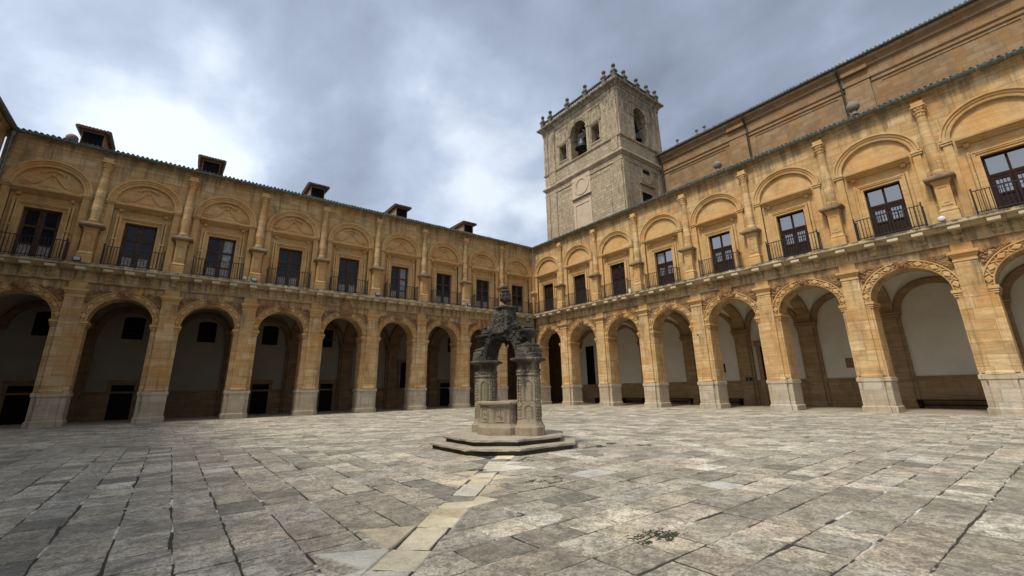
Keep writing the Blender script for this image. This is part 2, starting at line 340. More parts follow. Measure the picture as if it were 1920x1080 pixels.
    def build(s, name, mat, parent=None, loc=(0, 0, 0), mp=None, smooth=False, tag=None, recalc=True):
        vs = [mp(*p) for p in s.v] if mp else s.v
        me = bpy.data.meshes.new(name); me.from_pydata([tuple(p) for p in vs], [], s.f)
        if recalc:
            bm = bmesh.new(); bm.from_mesh(me); bmesh.ops.recalc_face_normals(bm, faces=bm.faces); bm.to_mesh(me); bm.free()
        if smooth:
            me.polygons.foreach_set('use_smooth', [True]*len(me.polygons))
            try: me.set_sharp_from_angle(angle=R(40))
            except Exception: pass
        if isinstance(mat, (list, tuple)):
            for m in mat: me.materials.append(m)
        else: me.materials.append(mat)
        o = bpy.data.objects.new(name, me); col.objects.link(o)
        o.parent = parent; o.location = loc
        return o
def _ico():
    d = {}
    for k in (0, 1, 2):
        bm = bmesh.new(); bmesh.ops.create_icosphere(bm, subdivisions=k+1, radius=1)
        d[k] = ([tuple(v.co) for v in bm.verts], [tuple(v.index for v in f.verts) for f in bm.faces]); bm.free()
    return d
ICO = _ico()
def empty(name, loc=(0, 0, 0), parent=None):
    o = bpy.data.objects.new(name, None); o.empty_display_size = .3; col.objects.link(o); o.location = loc; o.parent = parent; return o
def tag(o, label=None, cat=None, group=None, kind=None):
    for k, v in (('label', label), ('category', cat), ('group', group), ('kind', kind)):
        if v: o[k] = v
    return o
def copy_tree(o, parent, loc=None):
    c = o.copy(); col.objects.link(c); c.parent = parent
    if loc is not None: c.location = loc
    for ch in list(o.children): copy_tree(ch, c)
    return c

# ---------------------------------------------------------------- ornament generators (facade coords u, v out, z)
def spiral(cu, cz, r, turns, v, sgn=1, n=26, a0=0):
    return [(cu+sgn*r*(1-i/n*.85)*math.cos(a0+turns*2*math.pi*i/n), v, cz+r*(1-i/n*.85)*math.sin(a0+turns*2*math.pi*i/n)) for i in range(n+1)]
def foliage(mb, rng, uc, zc, w, h, n, v=.05, size=.06):
    for i in range(n):
        u = uc+rng.uniform(-w, w); z = zc+rng.uniform(-h, h)
        if rng.random() < .5:
            mb.tube(spiral(u, z, size*rng.uniform(.8, 1.3), 1.1, v+rng.uniform(0, .05), rng.choice((-1, 1)), 9, rng.uniform(0, 6)), size*.33, 5)
        else:
            mb.blob((u, v+rng.uniform(0, .05), z), size*rng.uniform(.5, 1), rng, 0, .3, (rng.uniform(.7, 1.5), .9, rng.uniform(.7, 1.5)))
def keystone_mesh(seed, kind='mask'):
    rng = random.Random(seed); mb = MB()
    mb.loft([[(-.16, 0, 0), (-.16, .12, 0), (.16, .12, 0), (.16, 0, 0)], [(-.24, 0, .5), (-.24, .2, .5), (.24, .2, .5), (.24, 0, .5)]])
    mb.blob((0, .2, .27), .13, rng, 1, .1, (1, .9, 1.25))
    for s in (-1, 1):
        mb.blob((s*.055, .30, .31), .035, rng, 0, .2); mb.tube(spiral(s*.22, .38, .11, 1.3, .16, s, 12), .036, 5)
        mb.tube(spiral(s*.2, .16, .09, 1.2, .15, s, 12, 2), .032, 5)
    mb.blob((0, .32, .25), .04, rng, 0, .2, (.7, 1, 1.2)); mb.blob((0, .28, .16), .05, rng, 0, .2, (1.3, .8, .6))
    foliage(mb, rng, 0, .47, .28, .07, 14, .12, .07)
    return mb
def crest_mesh(seed):
    rng = random.Random(seed); mb = MB()
    mb.loft([[(x*k, v, .82+z*k) for x, z in [(.30*math.cos(t), .42*math.sin(t)) for t in [i*math.pi/8 for i in range(16)]]] for k, v in ((1, 0), (1.0, .16), (.85, .22), (.6, .24))])
    for i in range(26):
        t = i*2*math.pi/26; mb.blob((.36*math.cos(t), .17, .82+.5*math.sin(t)), .085, rng, 0, .3, (1.1, .9, 1.1))
    foliage(mb, rng, 0, 1.42, .22, .1, 14, .18, .08); foliage(mb, rng, 0, .22, .3, .16, 26, .16, .085)
    for s in (-1, 1): mb.tube(spiral(s*.42, .3, .14, 1.3, .16, s, 14), .045, 5)
    return mb
def spandrel_mesh(seed, a, h, sgn):
    """foliage filling the corner between archivolt and pilaster"""
    rng = random.Random(seed); mb = MB()
    for i in range(46):
        t = R(rng.uniform(34, 68)); rr = rng.uniform(.50, .50+.52*math.exp(-((math.degrees(t)-50)/15)**2))
        u = sgn*math.cos(t)*(a+rr); z = 6.0+math.sin(t)*(h+rr)
        if abs(u) > a+.22 or z > 7.95: continue
        if i % 2: mb.tube(spiral(u, z, rng.uniform(.06, .1), 1.1, rng.uniform(.0, .06), sgn, 9, rng.uniform(0, 6)), .026, 5)
        else: mb.blob((u, rng.uniform(0, .05), z), rng.uniform(.04, .08), rng, 0, .3, (1.3, .9, .9))
    # slim horn-shaped leaf along the arch
    pts = [(sgn*math.cos(R(t))*(a+.5), .03, 6.0+math.sin(R(t))*(h+.5)) for t in range(34, 72, 4)]
    mb.tube(pts, [.015+.03*math.sin(math.pi*i/(len(pts)-1)) for i in range(len(pts))], 5)
    return mb

# ---------------------------------------------------------------- cloister wing
def build_wing(root, mp, shift, b, c0, npier, half_a, left, plaster, detail_bays, name_seed=0, span_u=None, full=True, closed_bays=()):
    """mp maps (u,v,z) to world directions, shift(u) gives the location offset for something at u"""
    U = lambda k: c0+k*b
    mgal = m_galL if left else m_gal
    piers = [U(k) for k in range(npier)]
    end = U(npier-1)+c0
    centres = [c0/2]+[(piers[k]+piers[k+1])/2 for k in range(npier-1)]+[piers[-1]+c0/2]
    halfs = [c0/2]+[b/2]*(npier-1)+[c0/2]
    aa = [half_a-.03 if i in (0, len(centres)-1) else half_a for i in range(len(centres))]
    T = 1.28; BW = 6.6; ZS, H = 6.0, 1.56
    def put(mb, name, mat, u, parent=root, **k):
        return mb.build(name, mat, parent, shift(u), mp, **k)
    # --- lower wall with the arches
    mb = MB()
    for c, h, a in zip(centres, halfs, aa):
        mb.arch_wall(c-h, c+h, c, a, H, ZS, 8.36, -T, -.06)
    put(mb, 'wall', m_ochre, 0)
    # piers
    def pier_meshes(hw):
        p = MB(); p.box(-hw, hw, -T, -.06, 1.86, 6.0)
        p.box(-.43, .43, -.06, .12, 2.02, 7.50)
        p.box(-.62, -.43, -.06, -.01, 1.95, 6.0); p.box(.43, .62, -.06, -.01, 1.95, 6.0)
        p.halfstack([(.48, .17, 1.862), (.48, .17, 1.96), (.445, .13, 2.04)], 0)
        imps = []
        for s in (-1, 1):
            imp = MB(); imps.append(imp)
            u0, u1 = sorted((s*.44, s*(hw+.05)))
            for z0, z1, o in ((5.66, 5.72, .0), (5.76, 5.85, .02), (5.87, 6.03, .06)):
                x0, x1 = (u0-o if s < 0 else u0, u1+o if s > 0 else u1)
                imp.bbox(x0, x1, -T-.03-o, .0+o, z0, z1, .01)
        ped = MB()
        ped.stack([(hw, .0, 0)] * 0 or [(hw+.06, T/2+.06, 0), (hw+.06, T/2+.06, .30), (hw+.0, T/2+.0, .36), (hw, T/2, 1.60), (hw+.05, T/2+.05, 1.66), (hw+.05, T/2+.05, 1.84), (hw+.02, T/2+.02, 1.87)], (0, -T/2-.04))
        ped.stack([(.52, .12, 0), (.52, .12, .31), (.46, .07, .37), (.46, .07, 1.59), (.51, .11, 1.65), (.51, .11, 1.845), (.48, .09, 1.875)], (0, .05))
        cap = MB(); cap.halfstack([(.44, .13, 7.40), (.46, .16, 7.42), (.46, .16, 7.48), (.44, .135, 7.5), (.44, .135, 7.60), (.48, .18, 7.64), (.53, .25, 7.76), (.57, .30, 7.79), (.57, .30, 7.91), (.53, .2, 7.94)], 0)
        cap.box(-.40, .40, -.06, .05, 7.94, 8.36)
        return p, ped, imps, cap
    hw = .72
    p, ped, imps, cap = pier_meshes(hw)
    P0 = put(p, 'pier', m_ochre, piers[0])
    ped.build('pedestal', m_grey, P0, (0, 0, 0), mp); [q_.build('impost', m_ochre_smooth, P0, (0, 0, 0), mp) for q_ in imps]; cap.build('pilaster_capital', m_ochre_smooth, P0, (0, 0, 0), mp)
    for k in range(1, npier): copy_tree(P0, root, shift(piers[k]))
    # corner half piers
    for uc, sg in ((0, 1), (end, -1)):
        q = MB(); x = centres[0]-aa[0] if sg > 0 else end-(centres[-1]+aa[-1])
        u0, u1 = sorted((uc-sg*.0, uc+sg*x)); q.box(u0, u1, -T, -.062, 0, 6.0)
        put(q, 'corner_pier', m_ochre, 0)
        q = MB(); q.bbox(min(u0, u0), u1+.04 if sg > 0 else u1, -T-.04, .02, 0, 1.86, .03); q.bbox(u0-(.1 if sg < 0 else 0), u1+(.1 if sg > 0 else 0), -T-.1, .08, 0, .3, .03)
        q.bbox(u0-(.05 if sg < 0 else 0), u1+(.08 if sg > 0 else 0), -T-.08, .06, 1.65, 1.845, .02)
        put(q, 'corner_pedestal', m_grey, 0)
        q = MB(); q.bbox(u0-(.08 if sg < 0 else 0), u1+(.08 if sg > 0 else 0), -T-.05, .05, 5.8, 6.02, .02); put(q, 'corner_impost', m_ochre_smooth, 0)
    # archivolt with diamonds, keystone, spandrels
    a = half_a
    ring = MB()
    ring.arch_ring(0, ZS+.02, a, H, [(0, -.1), (0, .0), (.05, .02), (.05, -.03), (.36, -.03), (.36, .05), (.42, .05), (.42, -.1)], 36)
    nd = 9
    for i in range(nd):
        tm = math.pi*(i+.5)/nd; dt = math.pi/nd*.33
        if i == nd//2: continue
        def pt(t, o, v): return (math.cos(t)*(a+o), v, ZS+.02+math.sin(t)*(H+o))
        q = [(tm-dt, .205), (tm, .06), (tm+dt, .205), (tm, .35)]
        ring.loft([[pt(t, o, -.04) for t, o in q], [pt(t, o, .045) for t, o in q], [pt(tm+(t-tm)*.72, .205+(o-.205)*.72, .065) for t, o in q]])
    for i in range(nd+1):
        t0 = math.pi*i/nd; w = .022
        for s in (-1, 1):
            t1 = t0+.075*s
            if t0 < .05 and s < 0 or t0 > 3.1 and s > 0 or abs(t0-math.pi/2) < .14: continue
            for o0, o1 in ((.205, .34), (.205, .07)):
                A = pt(t0+.01*s, o0, 0); B = pt(t1, o1, 0)
                ring.tube([(A[0], .0, A[2]), (B[0], .0, B[2])], .034, 4)
    R0 = put(ring, 'archivolt', m_ochre_smooth, centres[1])
    ks = [keystone_mesh(5+name_seed), keystone_mesh(9+name_seed)]
    K0 = ks[0].build('keystone', m_carve, R0, Vector(mp(0, 0, ZS+H-.06)), mp, smooth=False)
    for s in (-1, 1): spandrel_mesh(3+s+name_seed, a, H, s).build('spandrel_carving', m_carve, R0, (0, 0, 0), mp)
    crest = crest_mesh(4+name_seed)
    kmesh = [R0.children[0].data] if False else None
    alt = ks[1].build('keystone', m_carve, None, (0, 0, 0), mp); alt_me = alt.data; bpy.data.objects.remove(alt)
    for i, c in enumerate(centres):
        if i == 1: continue
        if not full and i not in detail_bays: continue
        if i == 4:
            Rk = R0.copy(); col.objects.link(Rk); Rk.parent = root; Rk.location = shift(c)
            for ch in R0.children:
                if not ch.name.startswith('keystone'):
                    cc = ch.copy(); col.objects.link(cc); cc.parent = Rk
            crest.build('crest', m_carve, Rk, Vector(mp(0, -.02, ZS+H-.05)), mp)
        else:
            Rk = copy_tree(R0, root, shift(c))
            for ch in Rk.children:
                if ch.name.startswith('keystone') and i % 3 == 2: ch.data = alt_me
    # entablature and cornice
    e = MB()
    e.profile_u([(-T, 8.36), (.06, 8.36), (.08, 8.38), (.08, 8.43), (.02, 8.46), (.02, 8.98), (.10, 9.04), (.16, 9.06), (-T, 9.06)], 0, end)
    put(e, 'frieze', m_frieze, 0)
    for k in range(npier):
        pass
    rng = random.Random(11+name_seed)
    e = MB(); u = 0
    while u < end-.01:
        w = min(rng.uniform(.75, 1.35), end-u)
        if end-u-w < .4: w = end-u
        d = rng.uniform(-.012, .012); z = rng.uniform(-.012, .008); g = .006
        e.profile_u([(-T, 9.062), (.30, 9.062), (.44, 9.13), (.50, 9.17), (.52, 9.20), (.70+d, 9.22), (.74+d, 9.26), (.745+d, 9.38+z), (.70+d, 9.445+z), (.3, 9.46), (-T, 9.46)], u+g, u+w-g)
        u += w
    put(e, 'cornice', m_cornice, 0)
    cb = MB()
    cbb = MB(); cbb.bbox(-.23, .23, .05, .68, 9.02, 9.195, .015)
    cb.loft([[(-.13, .0, 8.54), (-.13, .07, 8.54), (.13, .07, 8.54), (.13, .0, 8.54)], [(-.18, .0, 8.66), (-.18, .17, 8.66), (.18, .17, 8.66), (.18, .0, 8.66)], [(-.18, .0, 8.74), (-.18, .16, 8.74), (.18, .16, 8.74), (.18, .0, 8.74)], [(-.14, .0, 8.76), (-.14, .09, 8.76), (.14, .09, 8.76), (.14, .0, 8.76)],
             [(-.16, .0, 8.86), (-.16, .12, 8.86), (.16, .12, 8.86), (.16, .0, 8.86)], [(-.19, .0, 9.02), (-.19, .30, 9.02), (.19, .30, 9.02), (.19, .0, 9.02)]])
    us = []
    for c, h in zip(centres, halfs): us += [c-1.02, c, c+1.02]
    us += piers
    C0 = put(cb, 'corbel', m_frieze, us[0]); cbb.build('corbel_block', m_corbel, C0, (0, 0, 0), mp)
    for u in us[1:]: copy_tree(C0, root, shift(u))
    # --- upper wall with niches and window holes
    ZN, HN, AN = 13.90, 1.42, 1.52 if left else 1.62
    VT = -.55
    w = MB()
    for c, h in zip(centres, halfs):
        w.arch_wall(c-h, c+h, c, AN, HN, ZN, 16.98, -.30, -.05, 28, 9.46)
        w.box(c-h, c-AN-.05, VT, -.30, 9.46, 16.98); w.box(c+AN+.05, c+h, VT, -.30, 9.46, 16.98); w.box(c-AN-.05, c+AN+.05, VT, -.30, ZN+HN+.1, 16.98)
    put(w, 'upper_wall', m_ochre_up, 0)
    w = MB()
    w.box(-AN-.05, -.87, VT, -.17, 9.46, ZN+HN+.1); w.box(.87, AN+.05, VT, -.17, 9.46, ZN+HN+.1); w.box(-.87, .87, VT, -.17, 12.62, ZN+HN+.1)
    NP = put(w, 'niche_panel', m_ochre_smooth, centres[0])
    for c in centres[1:]: copy_tree(NP, root, shift(c))
    # architrave strip under the gutter
    w = MB(); w.profile_u([(-.3, 16.62), (-.03, 16.62), (.0, 16.66), (.0, 16.92), (.10, 16.96), (.16, 17.06), (-.3, 17.06)], 0, end); put(w, 'eaves_band', m_ochre_up, 0)
    # columns on pedestals
    cm = MB()
    cm.lathe([(.31, 12.10), (.34, 12.14), (.34, 12.2), (.29, 12.23), (.31, 12.28), (.29, 12.34), (.262, 12.37), (.265, 12.9), (.27, 13.20), (.258, 13.22), (.258, 13.9), (.25, 14.3), (.243, 14.32), (.225, 15.2), (.212, 15.70), (.24, 15.73), (.24, 15.78), (.21, 15.80)], (0, .05), 18)
    K = put(cm, 'column', m_ochre_up, piers[0], smooth=True)
    pd = MB()
    pd.halfstack([(.36, .46, 9.462), (.36, .46, 9.95), (.335, .435, 10.0), (.36, .46, 10.06), (.36, .46, 10.12), (.30, .40, 10.2), (.30, .40, 11.52), (.33, .43, 11.58), (.33, .43, 11.66), (.40, .50, 11.74)], 0)
    for z0, z1 in ((10.35, 11.40), (9.98, 10.0)):
        if z1-z0 > .1:
            for u0, u1, a0, a1 in ((-.22, .22, z0, z0+.05), (-.22, .22, z1-.05, z1), (-.22, -.17, z0+.05, z1-.05), (.17, .22, z0+.05, z1-.05)): pd.box(u0, u1, .38, .43, a0, a1)
            pd.bbox(-.10, .10, .38, .425, z0+.16, z1-.16, .01)
    pdo = pd.build('column_pedestal', m_ochre_smooth, K, (0, 0, 0), mp)
    pc = MB(); pc.halfstack([(.44, .54, 11.742), (.55, .64, 11.78), (.60, .69, 11.83), (.61, .70, 11.93), (.56, .66, 11.96), (.42, .50, 12.02), (.36, .46, 12.10)], 0); pc.build('pedestal_cap', m_cap, K, (0, 0, 0), mp)
    cp_ = MB(); cp_.lathe([(.21, 15.80), (.22, 15.95), (.27, 16.22), (.30, 16.25)], (0, .05), 14)
    rg = random.Random(2)
    for i in range(12):
        t = math.pi*2*i/12
        for z, r in ((15.98, .235), (16.14, .275)): cp_.blob((r*math.cos(t), 0.05+r*math.sin(t), z), .07, rg, 0, .2, (.8, .8, 1.2))
    for s in (-1, 1): cp_.tube(spiral(s*.27, 16.2, .08, 1.2, .27, s, 10), .03, 5)
    cp_.bbox(-.33, .33, 0, .36, 16.25, 16.34, .02); cp_.bbox(-.25, .25, -.02, .26, 16.34, 16.62, .02)
    cp_.build('column_capital', m_ochre_smooth, K, (0, 0, 0), mp)
    for k in range(1, npier): copy_tree(K, root, shift(piers[k]))
    # niche arch, pilaster strips, hood
    nm = MB(); RO = 1.93 if left else 2.02
    nm.arch_ring(0, ZN, AN, HN, [(0, -.17), (0, .0), (.06, .02), (.16, .02), (.18, .08), (.28, .08), (.31, .16), (RO-AN, .16), (RO-AN, -.05)], 36)
    for s in (-1, 1):
        u0, u1 = sorted((s*AN, s*(RO-.06))); nm.box(u0, u1, -.17, .03, 9.462, 13.66)
        u0, u1 = sorted((s*(AN-.02), s*(RO+.03))); nm.bbox(u0, u1, -.1, .09, 13.66, 13.76, .01); nm.bbox(u0-.03, u1+.03, -.1, .13, 13.77, 13.90, .015)
    Q = put(nm, 'niche_arch', m_ochre_smooth, centres[0])
    hd = MB()
    hd.profile_u([(-.17, 13.42), (-.05, 13.42), (-.02, 13.46), (.12, 13.52), (.20, 13.58), (.32, 13.62), (.34, 13.72), (.28, 13.75), (-.17, 13.76)], -1.48, 1.48)
    for s in (-1, 1):
        hd.loft([[(s*1.15-.11, -.1, 13.40), (s*1.15-.11, .09, 13.40), (s*1.15+.11, .09, 13.40), (s*1.15+.11, -.1, 13.40)], [(s*1.15-.08, -.1, 13.24), (s*1.15-.08, .03, 13.24), (s*1.15+.08, .03, 13.24), (s*1.15+.08, -.1, 13.24)]])
    hd.build('hood', m_ochre_smooth, Q, (0, 0, 0), mp)
    if left:
        t = MB(); V = -.17; rg = random.Random(8)
        # a draped cloth shape under a scrolled crest, two oval bosses
        for s in (-1, 1):
            t.tube([(s*.12, V, 14.95), (s*.2, V+.02, 14.7), (s*.4, V+.03, 14.42), (s*.62, V+.02, 14.18), (s*.78, V, 14.08)], [.05, .06, .06, .055, .03], 6)
            t.tube([(0, V+.02, 15.12), (s*.2, V+.06, 15.1), (s*.4, V+.05, 14.98), (s*.46, V+.04, 14.88)], [.08, .075, .07, .05], 6)
            t.tube(spiral(s*.47, 14.92, .09, 1.3, V+.05, s, 12), .03, 5)
            e1 = [(s*1.12+.20*math.cos(x*math.pi/9), V+.02, 14.12+.115*math.sin(x*math.pi/9)) for x in range(19)]
            t.tube(e1, .032, 5); t.blob((s*1.12, V, 14.12), .09, None, 1, 0, (1.3, .5, .7))
            t.tube([(s*.88, V, 13.98), (s*.82, V+.02, 14.12), (s*.92, V+.02, 14.22)], .03, 5)
        for x in range(-3, 4): t.blob((x*.11, V+.08, 15.16-abs(x)*.015), .055, rg, 0, .2)
        t.blob((0, V+.05, 14.82), .09, rg, 1, .1); t.blob((0, V+.02, 14.5), .05, rg, 0, .1)
        t.tube([(-.4, V, 14.04), (0, V+.01, 14.1), (.4, V, 14.04)], .03, 5)
        t.build('tympanum_carving', m_ochre_smooth, Q, (0, 0, 0), mp)
    for c in centres[1:]: copy_tree(Q, root, shift(c))
    # stone window surround + joinery
    fr = MB()
    def frame(mb, hw_, zt, wd, v0, v1):
        mb.box(-hw_-wd, -hw_, v0, v1, 9.462, zt+wd); mb.box(hw_, hw_+wd, v0, v1, 9.462, zt+wd); mb.box(-hw_, hw_, v0, v1, zt, zt+wd)
    frame(fr, .83, 12.58, .13, -.40, -.06); frame(fr, .962, 12.712, .08, -.2, -.01)
    if left:
        frame(fr, 1.044, 12.794, .10, -.2, .045)
        for s in (-1, 1):
            u0, u1 = sorted((s*1.03, s*1.36)); fr.bbox(u0, u1, -.17, .07, 11.30, 11.40, .01); fr.bbox(min(s*1.2, s*1.3), max(s*1.2, s*1.3), -.17, .04, 9.462, 13.0, .01)
            fr.bbox(min(s*.9, s*1.34), max(s*.9, s*1.34), -.16, .08, 9.462, 9.72, .01)
        fr.bbox(-.2, .2, -.1, .06, 12.86, 12.98, .02)
    else:
        frame(fr, 1.044, 12.794, .06, -.2, .02)
        for s in (-1, 1):
            fr.lathe([(.085, 9.462), (.085, 12.95)], (s*1.20, -.11), 10)
    W0 = put(fr, 'window_surround', m_ochre_smooth, centres[0])
    jm = MB(); V0 = -.36
    wood = m_woodold if left else m_wood
    def bar(u0, u1, z0, z1, d=.06): jm.bbox(u0, u1, V0-.02, V0+d, z0, z1, .006)
    bar(-.83, -.72, 9.47, 12.58); bar(.72, .83, 9.47, 12.58); bar(-.72, .72, 12.46, 12.58)
    if left:
        bar(-.07, .07, 9.47, 12.46, .09); bar(-.72, -.07, 11.42, 11.56); bar(.07, .72, 11.42, 11.56)
        bar(-.72, -.07, 10.34, 10.44); bar(.07, .72, 10.34, 10.44)
        for s in (-1, 1):
            u0, u1 = sorted((s*.07, s*.72)); bar(min(s*.07, s*.14), max(s*.07, s*.14), 9.5, 12.46, .07); bar(min(s*.66, s*.72), max(s*.66, s*.72), 9.5, 12.46, .07)
        panes = [(-.66, -.14, 10.44, 11.42), (.14, .66, 10.44, 11.42), (-.66, -.14, 11.56, 12.46), (.14, .66, 11.56, 12.46)]
        pan = [(-.66, -.14, 9.52, 10.34), (.14, .66, 9.52, 10.34)]
    else:
        bar(-.05, .05, 11.55, 12.46); bar(-.72, .72, 11.40, 11.55, .08)
        for s in (-1, 1):
            bar(min(s*.01, s*.13), max(s*.01, s*.13), 9.48, 11.40, .07); bar(min(s*.6, s*.72), max(s*.6, s*.72), 9.48, 11.40, .07)
            u0, u1 = sorted((s*.13, s*.6)); bar(u0, u1, 11.22, 11.40); bar(u0, u1, 10.42, 10.52); bar(u0, u1, 9.48, 9.62)
            for k in range(1, 4): uu = u0+(u1-u0)*k/4; bar(uu-.014, uu+.014, 10.52, 11.22, .03)
            for k in (1, 2): zz = 10.52+.7*k/3; jm.bbox(u0, u1, V0-.01, V0+.024, zz-.012, zz+.012, .004)
            pass
        panes = [(-.72, -.05, 11.55, 12.46), (.05, .72, 11.55, 12.46), (-.6, -.13, 10.52, 11.22), (.13, .6, 10.52, 11.22)]
        pan = [(-.6, -.13, 9.62, 10.42), (.13, .6, 9.62, 10.42)]
    D0 = put(jm, 'balcony_door', wood, centres[0])
    gl = []
    for u0, u1, z0, z1 in panes:
        g_ = MB(); g_.box(u0-.005, u1+.005, V0-.012, V0+.004, z0-.005, z1+.005); gl.append(g_.build('pane', m_glassold if left else m_glass, D0, (0, 0, 0), mp))
    pn = MB()
    for u0, u1, z0, z1 in pan:
        n_ = 4 if left else 1
        for k in range(n_):
            x0 = u0+(u1-u0)*k/n_; x1 = u0+(u1-u0)*(k+1)/n_; pn.bbox(x0+.006, x1-.006, V0-.02, V0+.02, z0, z1, .008)
        if not left: pn.bbox(u0+.07, u1-.07, V0, V0+.045, z0+.1, z1-.1, .012)
    pn.build('lower_panel', m_woodpale if left else m_wood, D0, (0, 0, 0), mp)
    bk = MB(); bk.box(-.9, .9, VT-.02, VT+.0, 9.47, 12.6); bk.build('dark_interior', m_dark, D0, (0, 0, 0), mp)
    # shuttered variant (closed wooden leaves over the glass)
    shuts = []
    for s in (-1, 1):
        shut = MB(); shuts.append(shut)
        for z0, z1 in ((9.66, 10.36), (10.56, 11.18), (11.60, 12.42)):
            u0, u1 = sorted((s*.15, s*.62)); shut.bbox(u0-.02, u1+.02, V0, V0+.012, 9.62, 12.44, .004) if z0 < 10 else None; shut.bbox(u0, u1, V0, V0+.03, z0, z1, .02); shut.bbox(u0+.1, u1-.1, V0+.02, V0+.05, z0+.1, z1-.1, .015)
    for i, c in enumerate(centres[1:], 1):
        copy_tree(W0, root, shift(c)); Dk = copy_tree(D0, root, shift(c))
        if (left and i in (3, 6) or not left and i == 3) and full:
            for ch in list(Dk.children):
                if ch.name.startswith('pane') and (hash(ch.name[-1]) % 1 == 0) and ch.name[-1] in '02468':
                    ch.data = ch.data.copy(); ch.data.materials[0] = m_curtain
        if i in closed_bays: [q_.build('shutter', m_wood, Dk, (0, 0, 0), mp) for q_ in shuts]
    if 0 in closed_bays: [q_.build('shutter', m_wood, D0, (0, 0, 0), mp) for q_ in shuts]
    # balcony railing
    rl = MB(); VR, UR = .60, 1.47; zt = 10.66
    for z in (9.56, zt): rl.bbox(-UR, UR, VR-.028, VR+.028, z-.02, z+.02, .004)
    for s in (-1, 1):
        for z in (9.56, zt): rl.bbox(min(s*(UR+.015), s*(UR-.015)), max(s*(UR+.015), s*(UR-.015)), -.05, VR, z-.011, z+.013, .004)
        rl.tube([(s*UR, VR, 9.455), (s*UR, VR, 10.76)], .034, 6); rl.blob((s*UR, VR, 10.78), .045, None, 1, 0)
        rl.tube([(s*UR, VR, 10.63), (s*(UR+.02), .42, 10.58), (s*(UR-.02), .3, 10.44)], .014, 5)
        for k in range(1, 4): rl.tube([(s*UR, VR*k/4, 9.56), (s*UR, VR*k/4, zt)], .018, 5)
    nb = 19
    for k in range(1, nb):
        u = -UR+2*UR*k/nb; rl.tube([(u, VR, 9.50), (u, VR, zt)], .019, 5)
    L0 = put(rl, 'balcony_railing', m_iron, centres[0])
    for c in centres[1:]: copy_tree(L0, root, shift(c))
    # --- gallery behind the arches
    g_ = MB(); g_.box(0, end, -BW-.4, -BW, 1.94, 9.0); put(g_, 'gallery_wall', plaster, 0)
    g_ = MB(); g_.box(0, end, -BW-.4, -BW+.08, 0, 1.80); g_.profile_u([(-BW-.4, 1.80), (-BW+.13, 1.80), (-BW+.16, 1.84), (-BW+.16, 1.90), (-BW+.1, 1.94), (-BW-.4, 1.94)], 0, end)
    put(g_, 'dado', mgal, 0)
    n = 20
    def vault(h, a):
        q = MB(); D = BW-T; vs = []; fs = []
        for i in range(n+1):
            for j in range(n+1):
                x = -1+2*i/n; y = -1+2*j/n
                f1 = math.sqrt(max(0, 1-x*x)); f2 = math.sqrt(max(0, 1-y*y))
                vs.append((x*(h-.28), -T-D/2+y*D/2, 6.0+2.05*max(f1, f2)))
        for i in range(n):
            for j in range(n):
                k = i*(n+1)+j; fs.append((k, k+1, k+n+2, k+n+1))
        q.add(vs, fs); return q
    v0 = vault(b/2, half_a).build('vault', plaster, root, shift(centres[1]), mp, recalc=False)
    for i, c in enumerate(centres):
        if i == 1: continue
        copy_tree(v0, root, shift(c))
    gp = MB(); 
    gp.box(-.44, .44, -BW, -BW+.42, 0, 5.62); gp.box(-.62, .62, -BW, -BW+.25, 0, 5.62)
    gp.bbox(-.50, .50, -BW, -BW+.50, 0, .28, .02); gp.bbox(-.49, .49, -BW, -BW+.48, 1.72, 1.92, .02); gp.bbox(-.68, .68, -BW, -BW+.31, 1.72, 1.92, .02)
    for z0, z1, o in ((5.62, 5.72, .03), (5.74, 5.84, .05), (5.86, 6.02, .10)): gp.bbox(-.62-o, .62+o, -BW, -BW+.42+o, z0, z1, .012)
    G0 = put(gp, 'gallery_pilaster', mgal, piers[0])
    rb = MB(); D = BW-T; prof = []
    for i in range(25):
        t = math.pi*i/24; prof.append((math.cos(t), math.sin(t)))
    rings = [[(-.32, -T-D/2+c*(D/2-k), 6.0+s_*(2.02-k)) for c, s_ in prof for k in (0,)] for _ in (0,)]
    outer = [(-T-D/2+c*D/2, 6.0+s_*2.09) for c, s_ in prof]; inner = [(-T-D/2+c*(D/2-.30), 6.0+s_*1.80) for c, s_ in prof]
    rb.loft([[(-.40, o[0], o[1]), (.40, o[0], o[1]), (.40, i_[0], i_[1]), (-.40, i_[0], i_[1])] for o, i_ in zip(outer, inner)])
    rb.build('transverse_rib', mgal, G0, (0, 0, 0), mp)
    for k in range(1, npier): copy_tree(G0, root, shift(piers[k]))
    la = MB(); la.arch_ring(0, 6.02, half_a-.02, 1.62, [(0, -BW-.02), (0, -BW+.22), (.35, -BW+.22), (.35, -BW-.02)], 24)
    A0 = put(la, 'lunette_arch', mgal, centres[1])
    for i, c in enumerate(centres):
        if i != 1: copy_tree(A0, root, shift(c))
    # --- roof: gutter, tiles
    gt = MB(); rr = .16; segs = [(.33+rr*math.cos(t), 17.12+rr*math.sin(t)) for t in [math.pi+math.pi*i/8 for i in range(9)]]
    inn = [(.33+(rr-.02)*math.cos(t), 17.12+(rr-.02)*math.sin(t)) for t in [2*math.pi-math.pi*i/8 for i in range(9)]]
    gt.profile_u(segs+inn, .2, end-.2)
    G_ = put(gt, 'gutter', m_gutter, 0, smooth=True)
    js = MB(); u = .9
    while u < end-.5:
        js.profile_u([(.33+(rr+.012)*math.cos(t), 17.12+(rr+.012)*math.sin(t)) for t in [math.pi+math.pi*i/8 for i in range(9)]]+[(.33+(rr-.01)*math.cos(t), 17.12+(rr-.01)*math.sin(t)) for t in [2*math.pi-math.pi*i/8 for i in range(9)]], u-.022, u+.022)
        u += 1.0
    js.build('gutter_strap', m_zinc, G_, (0, 0, 0), mp)
